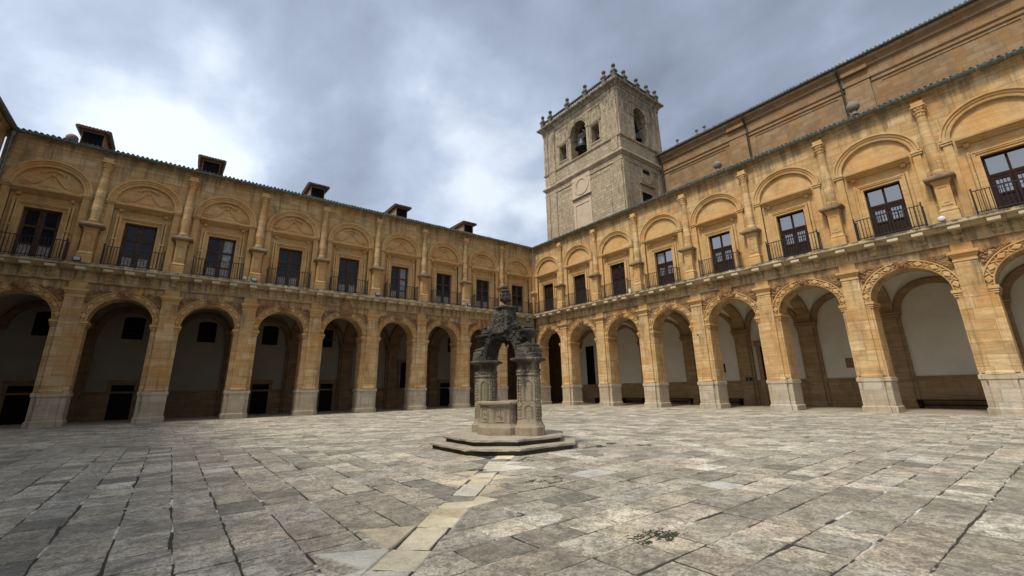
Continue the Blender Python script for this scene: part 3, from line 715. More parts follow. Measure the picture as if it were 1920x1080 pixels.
    tl = MB(); pitch = .25; nn = int((end+.2)/pitch); vs = []; fs = []; slope = math.tan(R(15)); vend = -9.6 if left else -8.6
    prof = []
    rg = random.Random(31+name_seed)
    for k in range(nn):
        u = -.1+k*pitch; d = rg.uniform(-.035, .03); h_ = rg.uniform(-.008, .012)
        for i in range(5): t = math.pi*i/4; prof.append((u+.075-.075*math.cos(t)*1.0, .085*math.sin(t)+h_, d))
        for i in range(3): t = math.pi*(i+.5)/3; prof.append((u+.15+.05-.05*math.cos(t), -.05*math.sin(t), d))
    for u, dz, d in prof: vs += [(u, .36+d, 17.20+dz-slope*.0), (u, vend, 17.20+dz+slope*(.36-vend)), (u, .36+d, 17.175+dz*.75)]
    for k in range(len(prof)-1):
        a_ = 3*k; fs += [(a_, a_+3, a_+4, a_+1), (a_, a_+2, a_+5, a_+3)]
    tl.add(vs, fs); put(tl, 'tiled_roof', m_tile, 0, recalc=False)
    db = MB(); db.profile_u([(.34, 17.07), (-.6, 17.07), (vend, 17.10+slope*(.34-vend)-.1), (vend, 17.16+slope*(.34-vend)-.05), (.34, 17.16)], 0, end); put(db, 'eaves_board', m_tile, 0)
    return dict(piers=piers, centres=centres, end=end)

mpL = lambda u, v, z: (-u, -v, z); shL = lambda u: (-u, 0, 0)
mpR = lambda u, v, z: (-v, -u, z); shR = lambda u: (0, -u, 0)
X3 = -40.87
mp3 = lambda u, v, z: (v, -u, z)

wl = tag(empty('cloister_wing'), 'arcaded wing on the left with five roof dormers and carved half-round panels over its doors', 'cloister wing')
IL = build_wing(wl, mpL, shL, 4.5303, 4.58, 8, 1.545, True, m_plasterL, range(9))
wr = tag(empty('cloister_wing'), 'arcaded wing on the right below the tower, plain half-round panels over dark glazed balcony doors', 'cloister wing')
IR = build_wing(wr, mpR, shR, 4.821, 4.52, 8, 1.68, False, m_plaster, range(9), 20, closed_bays=(0, 1, 2))
w3 = tag(empty('cloister_wing', (X3, 0, 0)), 'third wing cut off at the left edge of the photo, only its eave corner showing', 'cloister wing')
I3 = build_wing(w3, mp3, shR, 4.821, 4.52, 8, 1.68, True, m_plasterL, range(2), 40, full=False)

# bodies behind the galleries so that the wings are solid buildings
def solid(parent, name, mat, x0, x1, y0, y1, z0, z1):
    b = MB(); b.box(x0, x1, y0, y1, z0, z1); return b.build(name, mat, parent)
solid(wl, 'rear_wall', m_church, -40.9, 9.0, 9.0, 9.4, 0, 19.3)
solid(wl, 'end_wall', m_church, 7.05, 7.35, 0.0, 7.0, 0, 17.0)
solid(wl, 'upper_floor', m_gal, -48, 8.0, .56, 9.0, 9.07, 9.44)
solid(wr, 'upper_floor', m_gal, .56, 8.6, -42.8, .5, 9.075, 9.435)
solid(wr, 'rear_wall', m_church, 8.6, 9.0, -42.8, -8.2, 0, 19.2)
solid(w3, 'upper_floor', m_gal, -9, -.56, -42.8, 0, 9.08, 9.43)
solid(w3, 'rear_wall', m_church, -9.2, -8.8, -42.8, 9, 0, 19.2)
# corner hip pieces of the roof
def roof_corner(parent, pts):
    b = MB(); b.add(pts, [(0, 1, 2)] if len(pts) == 3 else [tuple(range(len(pts)))]); return b.build('roof_hip', m_tile, parent, recalc=False)
sl15 = math.tan(R(15))
roof_corner(wl, [(0, -.3, 17.2), (9.6, 9.6, 17.2+sl15*9.9), (0, 9.6, 17.2+sl15*9.9)])
roof_corner(wr, [(-.3, 0, 17.2), (9.0, 0, 17.2+sl15*9.3), (9.0, 9.3, 17.2+sl15*9.3)])

# gallery openings in the left wing: windows and doorways
def gallery_window(u, zc=6.55):
    b = MB(); b.arch_wall(-.74, .74, 0, .60, .14, 7.18, 7.46, -6.62, -6.585, 10, 5.68); b.box(-.74, .74, -6.62, -6.585, 5.56, 5.68)
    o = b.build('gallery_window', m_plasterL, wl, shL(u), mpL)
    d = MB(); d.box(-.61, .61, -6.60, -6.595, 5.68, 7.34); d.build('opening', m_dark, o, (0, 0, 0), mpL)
    g = MB()
    for k in range(1, 5): g.tube([(-.6+.24*k, -6.57, 5.68), (-.6+.24*k, -6.57, 7.3)], .012, 5)
    for k in range(1, 4): g.tube([(-.6, -6.57, 5.68+.41*k), (.6, -6.57, 5.68+.41*k)], .012, 5)
    g.build('grille', m_iron, o, (0, 0, 0), mpL)
def doorway(u, w=1.25, h=2.38, z0=0.0):
    b = MB(); hw_ = w/2
    for s in (-1, 1):
        x0, x1 = sorted((s*hw_, s*(hw_+.24))); b.bbox(x0, x1, -6.6, -6.46, z0, h+.26, .015)
    b.bbox(-hw_, hw_, -6.6, -6.46, h, h+.26, .015); b.bbox(-hw_-.28, hw_+.28, -6.6, -6.42, h+.26, h+.34, .015)
    o = b.build('doorway', m_galL, wl, shL(u), mpL)
    d = MB(); d.box(-hw_, hw_, -6.52, -6.50, z0+.005, h); d.build('door_leaf', m_dark, o, (0, 0, 0), mpL)
for i in (2, 3, 4, 5, 6, 7, 8): pass
cl = IL['centres']
for i in (1, 2, 4, 5, 6, 7, 8): gallery_window(cl[i]-.25 if i != 4 else cl[i]-.35)
doorway(cl[7]-.35); doorway(cl[5]+.0, 1.25); doorway(cl[4]-.75, 1.1); doorway(cl[1]+.65, 1.2); doorway(cl[8]+.1, 1.2); doorway(cl[2]+.9, .75, 4.42, 1.94)
# tall dark doorway and pointed door in the right wing
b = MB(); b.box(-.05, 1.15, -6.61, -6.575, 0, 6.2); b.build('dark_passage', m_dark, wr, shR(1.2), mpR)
def r_door(u):
    b = MB()
    for s in (-1, 1):
        x0, x1 = sorted((s*.75, s*1.05)); b.bbox(x0, x1, -6.6, -6.40, 0, 4.6, .02)
    b.bbox(-1.15, 1.15, -6.6, -6.36, 4.6, 5.0, .02)
    o = b.build('doorway', m_gal, wr, shR(u), mpR); d = MB(); d.box(-.75, .75, -6.56, -6.53, 0, 4.6); d.build('door_leaf', m_dark, o, (0, 0, 0), mpR)
r_door(21.0)

# corner downpipes
def downpipe(parent, x, y, z0, z1, mat, r=.065):
    b = MB(); b.tube([(x, y, z0), (x, y, z1)], r, 10); z = z0+1
    while z < z1: b.lathe([(r+.02, z), (r+.02, z+.08)], (x, y), 10); z += 2.2
    b.lathe([(.08, z1-.1), (.17, z1+.05), (.19, z1+.35), (.17, z1+.4)], (x, y), 10)
    return b.build('downpipe', mat, parent, smooth=True)
downpipe(wl, -.22, -.22, 9.47, 16.75, m_zinc); downpipe(wl, -.14, -.14, 0, 9.05, m_iron, .06)
downpipe(w3, .25, -.25, 9.47, 16.75, m_gutter)
# corner pedestal cap
b = MB(); b.stack([(.34, .34, 9.47), (.34, .34, 11.5), (.5, .5, 11.72), (.58, .58, 11.8), (.58, .58, 11.94), (.4, .4, 12.05), (.3, .3, 12.1), (.26, .26, 16.6)], (-.0, -.0)); b.build('corner_pilaster', m_ochre_smooth, wl)

# dormers
def dormer(u):
    w, v0 = .56, -1.15
    b = MB(); b.box(-w, w, v0-2.0, v0, 17.3, 18.86); b.box(-w-.05, w+.05, v0-.2, v0+.05, 18.72, 18.86)
    o = b.build('dormer', m_church, wl, shL(u), mpL)
    d = MB(); d.box(-w+.05, w-.05, v0, v0+.02, 17.5, 18.72); d.build('opening', m_dark, o, (0, 0, 0), mpL)
    t = MB(); W, F, Bk, z0, z1 = .80, v0+.42, v0-2.6, 18.88, 19.30
    n = 9; vs = []
    ridge = [(-.18, v0-.75, z1), (.18, v0-.75, z1)]
    # three tiled slopes: front, left, right, each a row of half round tiles
    def slope_tiles(p0, p1, q0, q1, n):
        for k in range(n):
            a, c = (k+.5)/n, .5/n
            A = Vector(p0).lerp(Vector(p1), a); B = Vector(q0).lerp(Vector(q1), a); wd = (Vector(p1)-Vector(p0)).length/n*.5
            t.tube([A, A.lerp(B, .5), B], [wd*1.05, wd*.85, wd*.6], 7)
    slope_tiles((-W, F, z0), (W, F, z0), (-.3, v0-.7, z1), (.3, v0-.7, z1), n)
    slope_tiles((-W, F, z0), (-W, Bk, z0+.1), (-.05, v0-.75, z1), (-.05, Bk, z1), 12); slope_tiles((W, F, z0), (W, Bk, z0+.1), (.05, v0-.75, z1), (.05, Bk, z1), 12)
    t.loft([[(-W+.05, F-.05, z0-.06), (W-.05, F-.05, z0-.06), (W-.05, Bk, z0-.06), (-W+.05, Bk, z0-.06)], [(-W+.05, F-.05, z0), (W-.05, F-.05, z0), (W-.05, Bk, z0), (-W+.05, Bk, z0)], [(-.3, v0-.7, z1-.04), (.3, v0-.7, z1-.04), (.3, Bk, z1-.04), (-.3, Bk, z1-.04)]])
    t.build('tile_roof', m_tile, o, (0, 0, 0), mpL)
for u in (37.55, 30.95, 23.3, 15.6, 8.0): dormer(u)
def ball(parent, x, y, z, r, mat=None):
    b = MB(); b.blob((0, 0, 0), r, None, 2, 0); b.lathe([(r*.5, -r*1.6), (r*.42, -r*1.2), (r*.35, -r*.8)], (0, 0), 10); return b.build('stone_ball', mat or m_ball, parent, (x, y, z), smooth=True)
ball(wl, -38.55, 1.5, 18.15, .32)
ball(wr, 1.5, -30.5, 18.80, .36); ball(wr, 1.5, -21.48, 18.72, .33)

# ---------------------------------------------------------------- bell tower
bt = tag(empty('bell_tower', (12, -1.2, 0)), 'square stone bell tower with ball-topped balustrade rising behind the right wing', 'bell tower')
TX0, TX1, TY0, TY1 = 7.6, 16.3, -7.93, 5.57
OFF = Vector((-12, 1.2, 0))
def tb(mb, name, mat, parent=None, **k):
    o = mb.build(name, mat, parent or bt, **k)
    if parent is None: o.location = OFF
    return o
# shaft below the belfry
b = MB(); b.box(TX0, TX1, TY0, TY1, 0, 30.0); tb(b, 'shaft', m_tower)
# belfry walls: court face (x = TX0) with arch + two square holes; south face with arch
T2 = 1.3
mpW = lambda u, v, z: (TX0-v, -u, z)       # court face, u = -y
mpS = lambda u, v, z: (u, TY0-v, z)        # side face towards the nave
b = MB()
AZ, AA, AH = 35.05, 1.42, 1.42; AC = 1.32
b.arch_wall(AC-AA-.01, AC+AA+.01, AC, AA, AH, AZ, 37.7, -T2, 0, 24)
b.box(-TY1, -2.36, -T2, 0, 30, 37.7); b.box(-2.36, -1.05, -T2, 0, 30, 32.05); b.box(-2.36, -1.05, -T2, 0, 34.3, 37.7); b.box(-1.05, AC-AA-.01, -T2, 0, 30, 37.7)
b.box(AC-AA-.01, AC+AA+.01, -T2, 0, 30, 31.2)
b.box(AC+AA+.01, 3.56, -T2, 0, 30, 37.7); b.box(3.56, 4.88, -T2, 0, 30, 32.0); b.box(3.56, 4.88, -T2, 0, 34.4, 37.7); b.box(4.88, -TY0, -T2, 0, 30, 37.7)
b2 = MB(); b2.v = [mpW(*p) for p in b.v]; b2.f = b.f
c = MB(); SC = 11.95; c.arch_wall(SC-1.3, SC+1.3, SC, 1.28, 1.35, 35.05, 37.7, -T2, 0, 24)
c.box(TX0+T2, SC-1.29, -T2, 0, 30, 37.7); c.box(SC+1.29, TX1, -T2, 0, 30, 37.7); c.box(SC-1.29, SC+1.29, -T2, 0, 30, 31.4)
b2.add([mpS(*p) for p in c.v], c.f)
b2.box(TX0+T2, TX1, TY1-T2, TY1, 30, 37.7); b2.box(TX1-T2, TX1, TY0+T2, TY1-T2, 30, 37.7)
tb(b2, 'belfry_wall', m_tower)
b = MB(); b.box(TX0+T2, TX1-T2, TY0+T2, TY1-T2, 30.0, 30.4); b.box(TX0+.1, TX1-.1, TY0+.1, TY1-.1, 37.7, 38.0); tb(b, 'belfry_floor', m_tower)
def band(name, z0, z1, o, mat=m_tower, secs=None):
    b = MB(); hx, hy = (TX1-TX0)/2, (TY1-TY0)/2; cx_, cy_ = (TX0+TX1)/2, (TY0+TY1)/2
    b.stack(secs and [(hx+p, hy+p, z) for p, z in secs] or [(hx+.02, hy+.02, z0-.06), (hx+o, hy+o, z0), (hx+o, hy+o, z1), (hx+.02, hy+.02, z1+.06)], (cx_, cy_)); return tb(b, name, mat)
band('cornice', 0, 0, 0, m_tower, [(.03, 37.35), (.06, 37.4), (.06, 37.5), (.12, 37.6), (.14, 37.95), (.22, 38.02), (.28, 38.2), (.5, 38.42), (.68, 38.5), (.72, 38.56), (.74, 38.74), (.6, 38.82), (.05, 38.86)])
band('string_course', 31.05, 31.2, .16); band('string_course', 28.85, 29.05, .28, m_tower, [(.03, 28.5), (.12, 28.6), (.2, 28.72), (.32, 28.78), (.34, 28.95), (.2, 29.15), (.03, 29.3)]); band('string_course', 27.82, 27.96, .1)
# pilaster strips
def strips(z0, z1, us, w=.12):
    for mpf, lst in us:
        for u0, u1 in lst:
            b = MB(); b.box(u0, u1, -.05, w, z0, z1)
            q = MB(); q.v = [mpf(*p) for p in b.v]; q.f = b.f; tb(q, 'pilaster_strip', m_tower)
for z0, z1 in ((31.26, 37.36), (14, 27.76)):
    strips(z0, z1, [(mpW, [(-5.50, -4.72), (-4.60, -3.28), (6.68, 7.85)]), (mpS, [(7.62, 8.7), (14.6, 15.4), (15.5, 16.25)])])
strips(29.32, 31.0, [(mpW, [(-4.60, -3.28), (6.68, 7.6)])])
# raised panels of the shaft and belfry
b = MB()
def rect_frame(mb, u0, u1, z0, z1, t=.14, v=.05, bottom=True):
    mb.box(u0, u0+t, -.02, v, z0, z1); mb.box(u1-t, u1, -.02, v, z0, z1); mb.box(u0+t, u1-t, -.02, v, z1-t, z1)
    if bottom: mb.box(u0+t, u1-t, -.02, v, z0, z0+t)
rect_frame(b, -2.75, -.75, 34.75, 36.9); rect_frame(b, 3.2, 5.35, 34.75, 37.0)
rect_frame(b, -2.65, 6.0, 14, 27.3, .1, .04, False)
rect_frame(b, -2.62, -.8, 31.8, 34.6, .16, .09); rect_frame(b, 3.3, 5.15, 31.75, 34.7, .16, .09)
b.box(-2.8, -.7, 0, .14, 34.62, 34.74); b.box(3.2, 5.25, 0, .14, 34.72, 34.84)
b.arch_ring(AC, AZ, AA, AH, [(0, -.05), (0, .08), (.2, .08), (.24, .13), (.36, .13), (.36, -.05)], 28)
for s in (-1, 1):
    u0, u1 = sorted((AC+s*AA, AC+s*(AA+.42))); b.box(u0, u1, -.05, .09, 31.2, 34.82); b.bbox(u0-.05, u1+.05, -.2, .18, 34.82, 35.04, .02)
q = MB(); q.v = [mpW(*p) for p in b.v]; q.f = b.f; tb(q, 'window_surround', m_tower)
b = MB(); rect_frame(b, 10.2, 13.95, 31.3, 37.0, .1, .05, False)
b.arch_ring(SC, 35.05, 1.28, 1.35, [(0, -.05), (0, .08), (.3, .12), (.3, -.05)], 24)
for s in (-1, 1):
    u0, u1 = sorted((SC+s*1.28, SC+s*1.65)); b.box(u0, u1, -.05, .09, 31.4, 34.8); b.bbox(u0-.08, u1+.08, -.2, .2, 34.8, 35.04, .02)
q = MB(); q.v = [mpS(*p) for p in b.v]; q.f = b.f; tb(q, 'side_window_surround', m_tower)
# round blind window and tall pale panel
b = MB()
n = 32
def disc_ring(mb, uc, zc, ri, ro, v0, v1, hz=1.0):
    rings = []
    for i in range(n+1):
        t = 2*math.pi*i/n; rings.append([(uc+math.cos(t)*r, v, zc+math.sin(t)*r*hz) for r, v in ((ri, v0), (ri, v1), (ro, v1), (ro, v0))])
    mb.loft(rings, cap=False)
CU, CZ = 1.3, 27.0
b.box(-.35, 2.85, -.02, .07, 25.5, 28.5); disc_ring(b, CU, CZ, .86, 1.28, .0, .15); b.bbox(-.45, 2.95, -.02, .24, 25.38, 25.52, .02)
rect_frame(b, -.22, 2.83, 17, 24.75, .36, .10, False)
q = MB(); q.v = [mpW(*p) for p in b.v]; q.f = b.f; tb(q, 'blind_oculus', m_towerpale)
b = MB(); b.box(.16, 2.45, -.02, .035, 17, 24.36)
q = MB(); q.v = [mpW(*p) for p in b.v]; q.f = b.f; tb(q, 'pale_panel', m_towerpale)
b = MB(); b.box(10.7, 13.5, -.02, .07, 25.55, 28.4); disc_ring(b, 12.1, 26.9, .85, 1.2, .0, .15); b.bbox(10.6, 13.6, -.02, .24, 25.4, 25.55, .02); rect_frame(b, 10.5, 13.3, 17, 24.75, .36, .08, False)
q = MB(); q.v = [mpS(*p) for p in b.v]; q.f = b.f; tb(q, 'side_oculus', m_tower)
b = MB(); b.box(11.45, 12.75, .0, .085, 27.05, 27.55); b.box(10.9, 12.95, .0, .02, 17, 24.38)
q = MB(); q.v = [mpS(*p) for p in b.v]; q.f = b.f; tb(q, 'side_opening', m_dark)
# balustrade with ball finials
b = MB()
def baluster(mb, x, y): mb.lathe([(.07, 38.95), (.10, 39.1), (.13, 39.3), (.06, 39.55), (.08, 39.72), (.09, 39.8)], (x, y), 6)
ys = [TY1-.0, 3.9, .35, -3.05, -6.35, TY0]; xs = [TX0, 9.6, 12.2, 14.4, TX1]
def rail(mb, x0, x1, y0, y1):
    mb.box(x0, x1, y0, y1, 38.84, 38.95); mb.box(x0, x1, y0, y1, 39.8, 39.95)
rail(b, TX0-.16, TX0+.16, TY0, TY1); rail(b, TX1-.16, TX1+.16, TY0, TY1); rail(b, TX0+.16, TX1-.16, TY0-.16, TY0+.16); rail(b, TX0+.16, TX1-.16, TY1-.16, TY1+.16)
y = TY0+.4
while y < TY1-.2: baluster(b, TX0, y); baluster(b, TX1, y); y += .42
x = TX0+.45
while x < TX1-.2: baluster(b, x, TY0); baluster(b, x, TY1); x += .42
tb(b, 'balustrade', m_darkstone)
f = MB(); f.stack([(.32, .32, 38.84), (.32, .32, 39.1), (.27, .27, 39.15), (.27, .27, 39.95), (.36, .36, 40.0), (.36, .36, 40.12), (.18, .18, 40.5), (.10, .10, 40.7)])
F0 = f.build('finial_post', m_darkstone, bt, Vector((TX0, ys[0], 0))+OFF)
g = MB(); g.blob((0, 0, 40.95), .27, None, 2, 0); g.build('ball', m_darkstone, F0, smooth=True)
for x, y in [(TX0, y) for y in ys[1:]]+[(TX1, y) for y in ys]+[(x, TY0) for x in xs[1:-1]]+[(x, TY1) for x in xs[1:-1]]:
    copy_tree(F0, bt, Vector((x, y, 0))+OFF)
# bells
def bell(x, y, z, s, lab, yoke=True):
    e = tag(empty('bell', (x, y, z)), lab, 'bell', 'church bells')
    b = MB(); b.lathe([(.02, 1.12), (.30, 1.10), (.44, 1.0), (.50, .75), (.55, .45), (.66, .2), (.82, .02), (.85, -.04), (.80, -.06), (.70, .05), (.5, .4)], (0, 0), 28)
    for z_ in (.18, .78): b.lathe([(.66 if z_ < .5 else .50, z_), (.70 if z_ < .5 else .53, z_+.03), (.64 if z_ < .5 else .49, z_+.06)], (0, 0), 28)
    b.build('bell_body', m_bronze, e, smooth=True)
    if yoke:
        q = MB(); q.bbox(-.12, .12, -.62, .62, 1.12, 1.45, .03); q.bbox(-.10, .10, -.42, .42, 1.45, 2.0, .05)
        for sg in (-1, 1): q.tube([(0, sg*.35, 1.2), (0, sg*.55, 1.6), (0, sg*.45, 2.1), (0, sg*.2, 2.3)], .07, 6); q.tube([(0, sg*.2, 1.1), (0, sg*.5, 1.35), (0, sg*1.6, 1.38)], .06, 6)
        q.build('headstock', m_iron, e)
    q = MB(); q.tube([(0, 0, .9), (0, 0, -.1)], .04, 6); q.blob((0, 0, -.12), .1, None, 1, 0); q.build('clapper', m_iron, e)
    e.scale = (s, s, s)
bell(TX0+.55, -AC-.05, 32.6, 1.15, 'large dark bronze bell hanging in the arched opening of the tower, seen from the court')
bell(SC+.1, TY0+.9, 32.2, .95, 'bronze bell low in the arched opening on the side of the tower facing the nave')
bell(TX0+.7, -4.45, 32.5, .62, 'small bell inside the right-hand square opening of the tower', False)
bell(TX0+.7, 1.55, 32.5, .62, 'small bell inside the left-hand square opening of the tower', False)

# ---------------------------------------------------------------- church nave behind the right wing
ch = tag(empty('church_nave', (15.6, -30, 0)), 'tall ochre church wall with pilasters, heavy cornice and tiled eave above the right wing', 'church')
CX = 15.6
mpC = lambda u, v, z: (-v, -u+30, z)
b = MB(); b.box(7.9, 75, -.8, 0, 0, 30.0); b.build('wall', m_church, ch, (0, 0, 0), mpC)
b = MB(); b.profile_u([(-.3, 28.35), (.05, 28.35), (.12, 28.45), (.12, 28.55), (.05, 28.58), (.05, 29.35), (.12, 29.45), (.25, 29.55), (.30, 29.75), (.55, 30.05), (.62, 30.1), (.64, 30.35), (.3, 30.45), (-.3, 30.45)], 7.9, 75); b.build('cornice', m_church, ch, (0, 0, 0), mpC)
for u0, u1 in ((16.9, 18.8), (27.9, 29.75), (39.4, 41.2), (50.8, 52.6)):
    b = MB(); b.box(u0, u1, -.05, .28, 14, 28.35); b.box(u0-.1, u1+.1, -.05, .36, 28.3, 28.62); b.box(u0-.05, u1+.05, 0, .4, 29.4, 29.8); b.build('pilaster', m_church, ch, (0, 0, 0), mpC)
b = MB()
for u0, u1 in ((9, 16.4), (19.5, 27.3), (30.4, 38.8), (41.8, 50.2)): rect_frame(b, u0, u1, 14, 27.75, .10, .06, False)
b.build('panel_moulding', m_church, ch, (0, 0, 0), mpC)
b = MB(); b.profile_u([(.05, 27.95), (.1, 27.97), (.1, 28.05), (-.1, 28.06), (-.1, 27.95)], 7.9, 75); b.build('string_course', m_church, ch, (0, 0, 0), mpC)
b = MB(); b.profile_u([(.80+.12*math.cos(t), 30.52+.12*math.sin(t)) for t in [math.pi+math.pi*i/8 for i in range(9)]]+[(.80+.1*math.cos(t), 30.52+.1*math.sin(t)) for t in [2*math.pi-math.pi*i/8 for i in range(9)]], 7.9, 75); b.build('gutter', m_gutter, ch, (0, 0, 0), mpC)
b = MB(); k = 0; rg = random.Random(3); vs = []; fs = []; prof = []
for k in range(int(67/.3)):
    u = 7.9+k*.3; d = rg.uniform(-.04, .04)
    for i in range(5): t = math.pi*i/4; prof.append((u+.09-.09*math.cos(t), .11*math.sin(t), d))
    for i in range(3): t = math.pi*(i+.5)/3; prof.append((u+.18+.06-.06*math.cos(t), -.05*math.sin(t), d))
for u, dz, d in prof: vs += [(u, .84+d, 30.62+dz), (u, -9, 30.62+dz+.36*9.84), (u, .84+d, 30.58)]
for k in range(len(prof)-1): a_ = 3*k; fs += [(a_, a_+3, a_+4, a_+1), (a_, a_+2, a_+5, a_+3)]
b.add(vs, fs); b.build('tiled_roof', m_tile, ch, (0, 0, 0), mpC, recalc=False)
for u in (18.9, 27.65, 41.5):
    b = MB(); b.tube([(u, .85, 30.45), (u, .75, 30.0), (u, .18, 29.0), (u, .15, 28.6), (u, .15, 20.0)], .09, 8); b.build('downpipe', m_iron, ch, (0, 0, 0), mpC)
b = MB(); b.tube([(8.25, .75, 30.4), (8.25, .3, 29.6), (8.25, .2, 29), (8.25, .2, 20)], .12, 8); b.build('downpipe', m_iron, ch, (0, 0, 0), mpC)
for u in (14.4, 13.4, 10.8):
    b = MB(); b.blob((u, .2, 31.62), .20, None, 1, 0); b.lathe([(.14, 30.7), (.10, 31.2), (.07, 31.5)], (u, .2), 8); b.build('eave_finial', m_ball, ch, (0, 0, 0), mpC)

# ---------------------------------------------------------------- well
WX, WY = -22.8, -25.0
well = tag(empty('covered_well', (WX, WY, 0)), 'baroque stone well on two octagonal steps, blackened carved arch over its basin', 'well')
def octa(h, cc, z): return [(-h, -h+cc, z), (-h+cc, -h, z), (h-cc, -h, z), (h, -h+cc, z), (h, h-cc, z), (h-cc, h, z), (-h+cc, h, z), (-h, h-cc, z)]
def subdiv_jit(o, cuts, amp, seed):
    me = o.data; bm = bmesh.new(); bm.from_mesh(me); bmesh.ops.subdivide_edges(bm, edges=[e for e in bm.edges if e.calc_length() > .4], cuts=cuts, use_grid_fill=True)
    r_ = random.Random(seed)
    for v in bm.verts: v.co += Vector((r_.uniform(-amp, amp), r_.uniform(-amp, amp), r_.uniform(-amp, amp)*.8))
    bm.to_mesh(me); bm.free()
def stepmesh(h, cc, z0, z1):
    b = MB(); b.loft([octa(h-.03, cc-.01, z0), octa(h, cc+.01, z0+.012), octa(h, cc+.01, z1-.014), octa(h-.02, cc, z1)])
    return b
s1 = stepmesh(1.96, .98, .10, .17).build('step', m_step, well, (.04, -.04, 0)); s2 = stepmesh(1.62, .82, .27, .34).build('step', m_step, well, (.04, -.04, 0))
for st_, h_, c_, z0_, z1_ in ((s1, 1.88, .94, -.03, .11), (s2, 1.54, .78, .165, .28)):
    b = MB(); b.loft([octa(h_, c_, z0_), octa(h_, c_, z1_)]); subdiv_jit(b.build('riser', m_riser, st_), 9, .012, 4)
rg = random.Random(12)
subdiv_jit(s1, 7, .012, 1); subdiv_jit(s2, 7, .010, 2)
b = MB(); r_ = random.Random(6)
AXR = (.30, -.92); AXL = (0, .88)       # pillar centres relative to the well
def pillar_oct(w, d, z):   # wide diagonal faces, narrow cardinal strips
    d *= .66
    return [(-w, -d, z), (-d, -w, z), (d, -w, z), (w, -d, z), (w, d, z), (d, w, z), (-d, w, z), (-w, d, z)]
def pillar(cx_, cy_):
    e = MB()
    S = [(.45, .20, .34), (.45, .20, .56), (.42, .18, .59), (.39, .16, .66), (.365, .15, .76), (.355, .15, 1.24), (.36, .15, 1.25), (.35, .145, 1.262), (.36, .15, 1.274), (.355, .15, 1.97), (.385, .165, 1.99), (.385, .165, 2.03), (.355, .15, 2.04), (.355, .15, 2.32), (.38, .16, 2.34), (.42, .18, 2.385), (.53, .225, 2.41), (.56, .235, 2.425), (.56, .235, 2.46), (.50, .21, 2.485)]
    e.loft([pillar_oct(w, d, z) for w, d, z in S])
    o = e.build('pillar', m_well, well, (cx_, cy_, 0))
    c = MB(); rg = random.Random(int(cx_*100)+7)
    for ang in range(4):
        A = ang*math.pi/2
        def rot(x, y): return (x*math.cos(A)-y*math.sin(A), x*math.sin(A)+y*math.cos(A))
        for (z0, z1) in ((.80, 1.20), (1.30, 1.9)):
            # carved droplets down the narrow face and its neighbours
            z = z0
            while z < z1:
                for t in (-.045, .045):
                    x, y = rot(-.362, t); c.blob((x, y, z), rg.uniform(.026, .038), rg, 0, .35, (1, 1, 1.3))
                z += .082
            for t in (-.09, .09):
                x, y = rot(-.362, t); c.tube([(x, y, z0-.03), (x, y, z1+.02)], .011, 4)
            # raised frame on the diagonal face
            a0 = rot(-.229, -.229); nrm = Vector((rot(-1, -1)[0], rot(-1, -1)[1], 0)).normalized(); tg = Vector((-nrm.y, nrm.x, 0)); cen = Vector((a0[0], a0[1], 0))+nrm*.006
            hw_ = .115; zt = z1-.04
            fr_ = [cen+tg*-hw_+Vector((0, 0, z0)), cen+tg*-hw_+Vector((0, 0, zt-.08)), cen+tg*-hw_*.5+Vector((0, 0, zt-.02)), cen+Vector((0, 0, zt)), cen+tg*hw_*.5+Vector((0, 0, zt-.02)), cen+tg*hw_+Vector((0, 0, zt-.08)), cen+tg*hw_+Vector((0, 0, z0))]
            c.tube(fr_, .016, 5); c.tube([cen+(p-cen)*1.0+nrm*.0-tg*((p-cen).dot(tg))*.28 for p in fr_], .009, 4)
        for k in range(-1, 2):
            x, y = rot(-.36, k*.06); c.blob((x, y, 2.1), .035, rg, 0, .3, (1, 1, 1.8))
        x, y = rot(-.23, -.23); c.blob((x, y, 2.12), .055, rg, 0, .3)
        for k in (-1, 1): 
            x, y = rot(-.23+k*.07, -.23-k*.07); c.blob((x, y, 2.1), .035, rg, 0, .3)
    c.build('relief', m_wellpale, o)
    return o
pr_ = pillar(*AXR); pl_ = pillar(*AXL)
# basin
b = MB()
def reg(r, z, n=8, a0=math.pi/8): return [(r*math.cos(a0+2*math.pi*i/n), r*math.sin(a0+2*math.pi*i/n), z) for i in range(n)]
b.loft([reg(.80, .34), reg(.80, .54), reg(.77, .57), reg(.72, .64), reg(.71, 1.12), reg(.74, 1.16), reg(.80, 1.18), reg(.81, 1.21), reg(.80, 1.255), reg(.76, 1.27), reg(.56, 1.27), reg(.54, 1.2), reg(.54, .7)], cap=False)
ba = b.build('basin', m_well, well, (.03, 0, 0))
b = MB(); b.loft([reg(.54, .72), reg(.54, .74)]); b.build('dark_water', m_dark, ba)
b = MB(); rg = random.Random(5)
for i in range(8):
    t = math.pi*i/4; nrm = Vector((math.cos(t), math.sin(t), 0)); tg = Vector((-nrm.y, nrm.x, 0)); cen = nrm*(.71*math.cos(math.pi/8)+.004)
    w, z0, z1, ch_ = .17, .70, 1.08, .06
    loop = [(-w+ch_, z0), (w-ch_, z0), (w, z0+ch_), (w, z1-ch_), (w-ch_, z1), (-w+ch_, z1), (-w, z1-ch_), (-w, z0+ch_), (-w+ch_, z0)]
    b.tube([cen+tg*u+Vector((0, 0, z)) for u, z in loop], .022, 5)
    w2 = [(u*.72, .89+(z-.89)*.78) for u, z in loop]; b.tube([cen+tg*u+Vector((0, 0, z)) for u, z in w2], .012, 5)
    for k in range(12):
        p = cen+tg*rg.uniform(-.07, .07)+Vector((0, 0, .89+rg.uniform(-.11, .11))); b.blob(p, rg.uniform(.02, .045), rg, 0, .3)
b.build('relief', m_wellpale, ba)
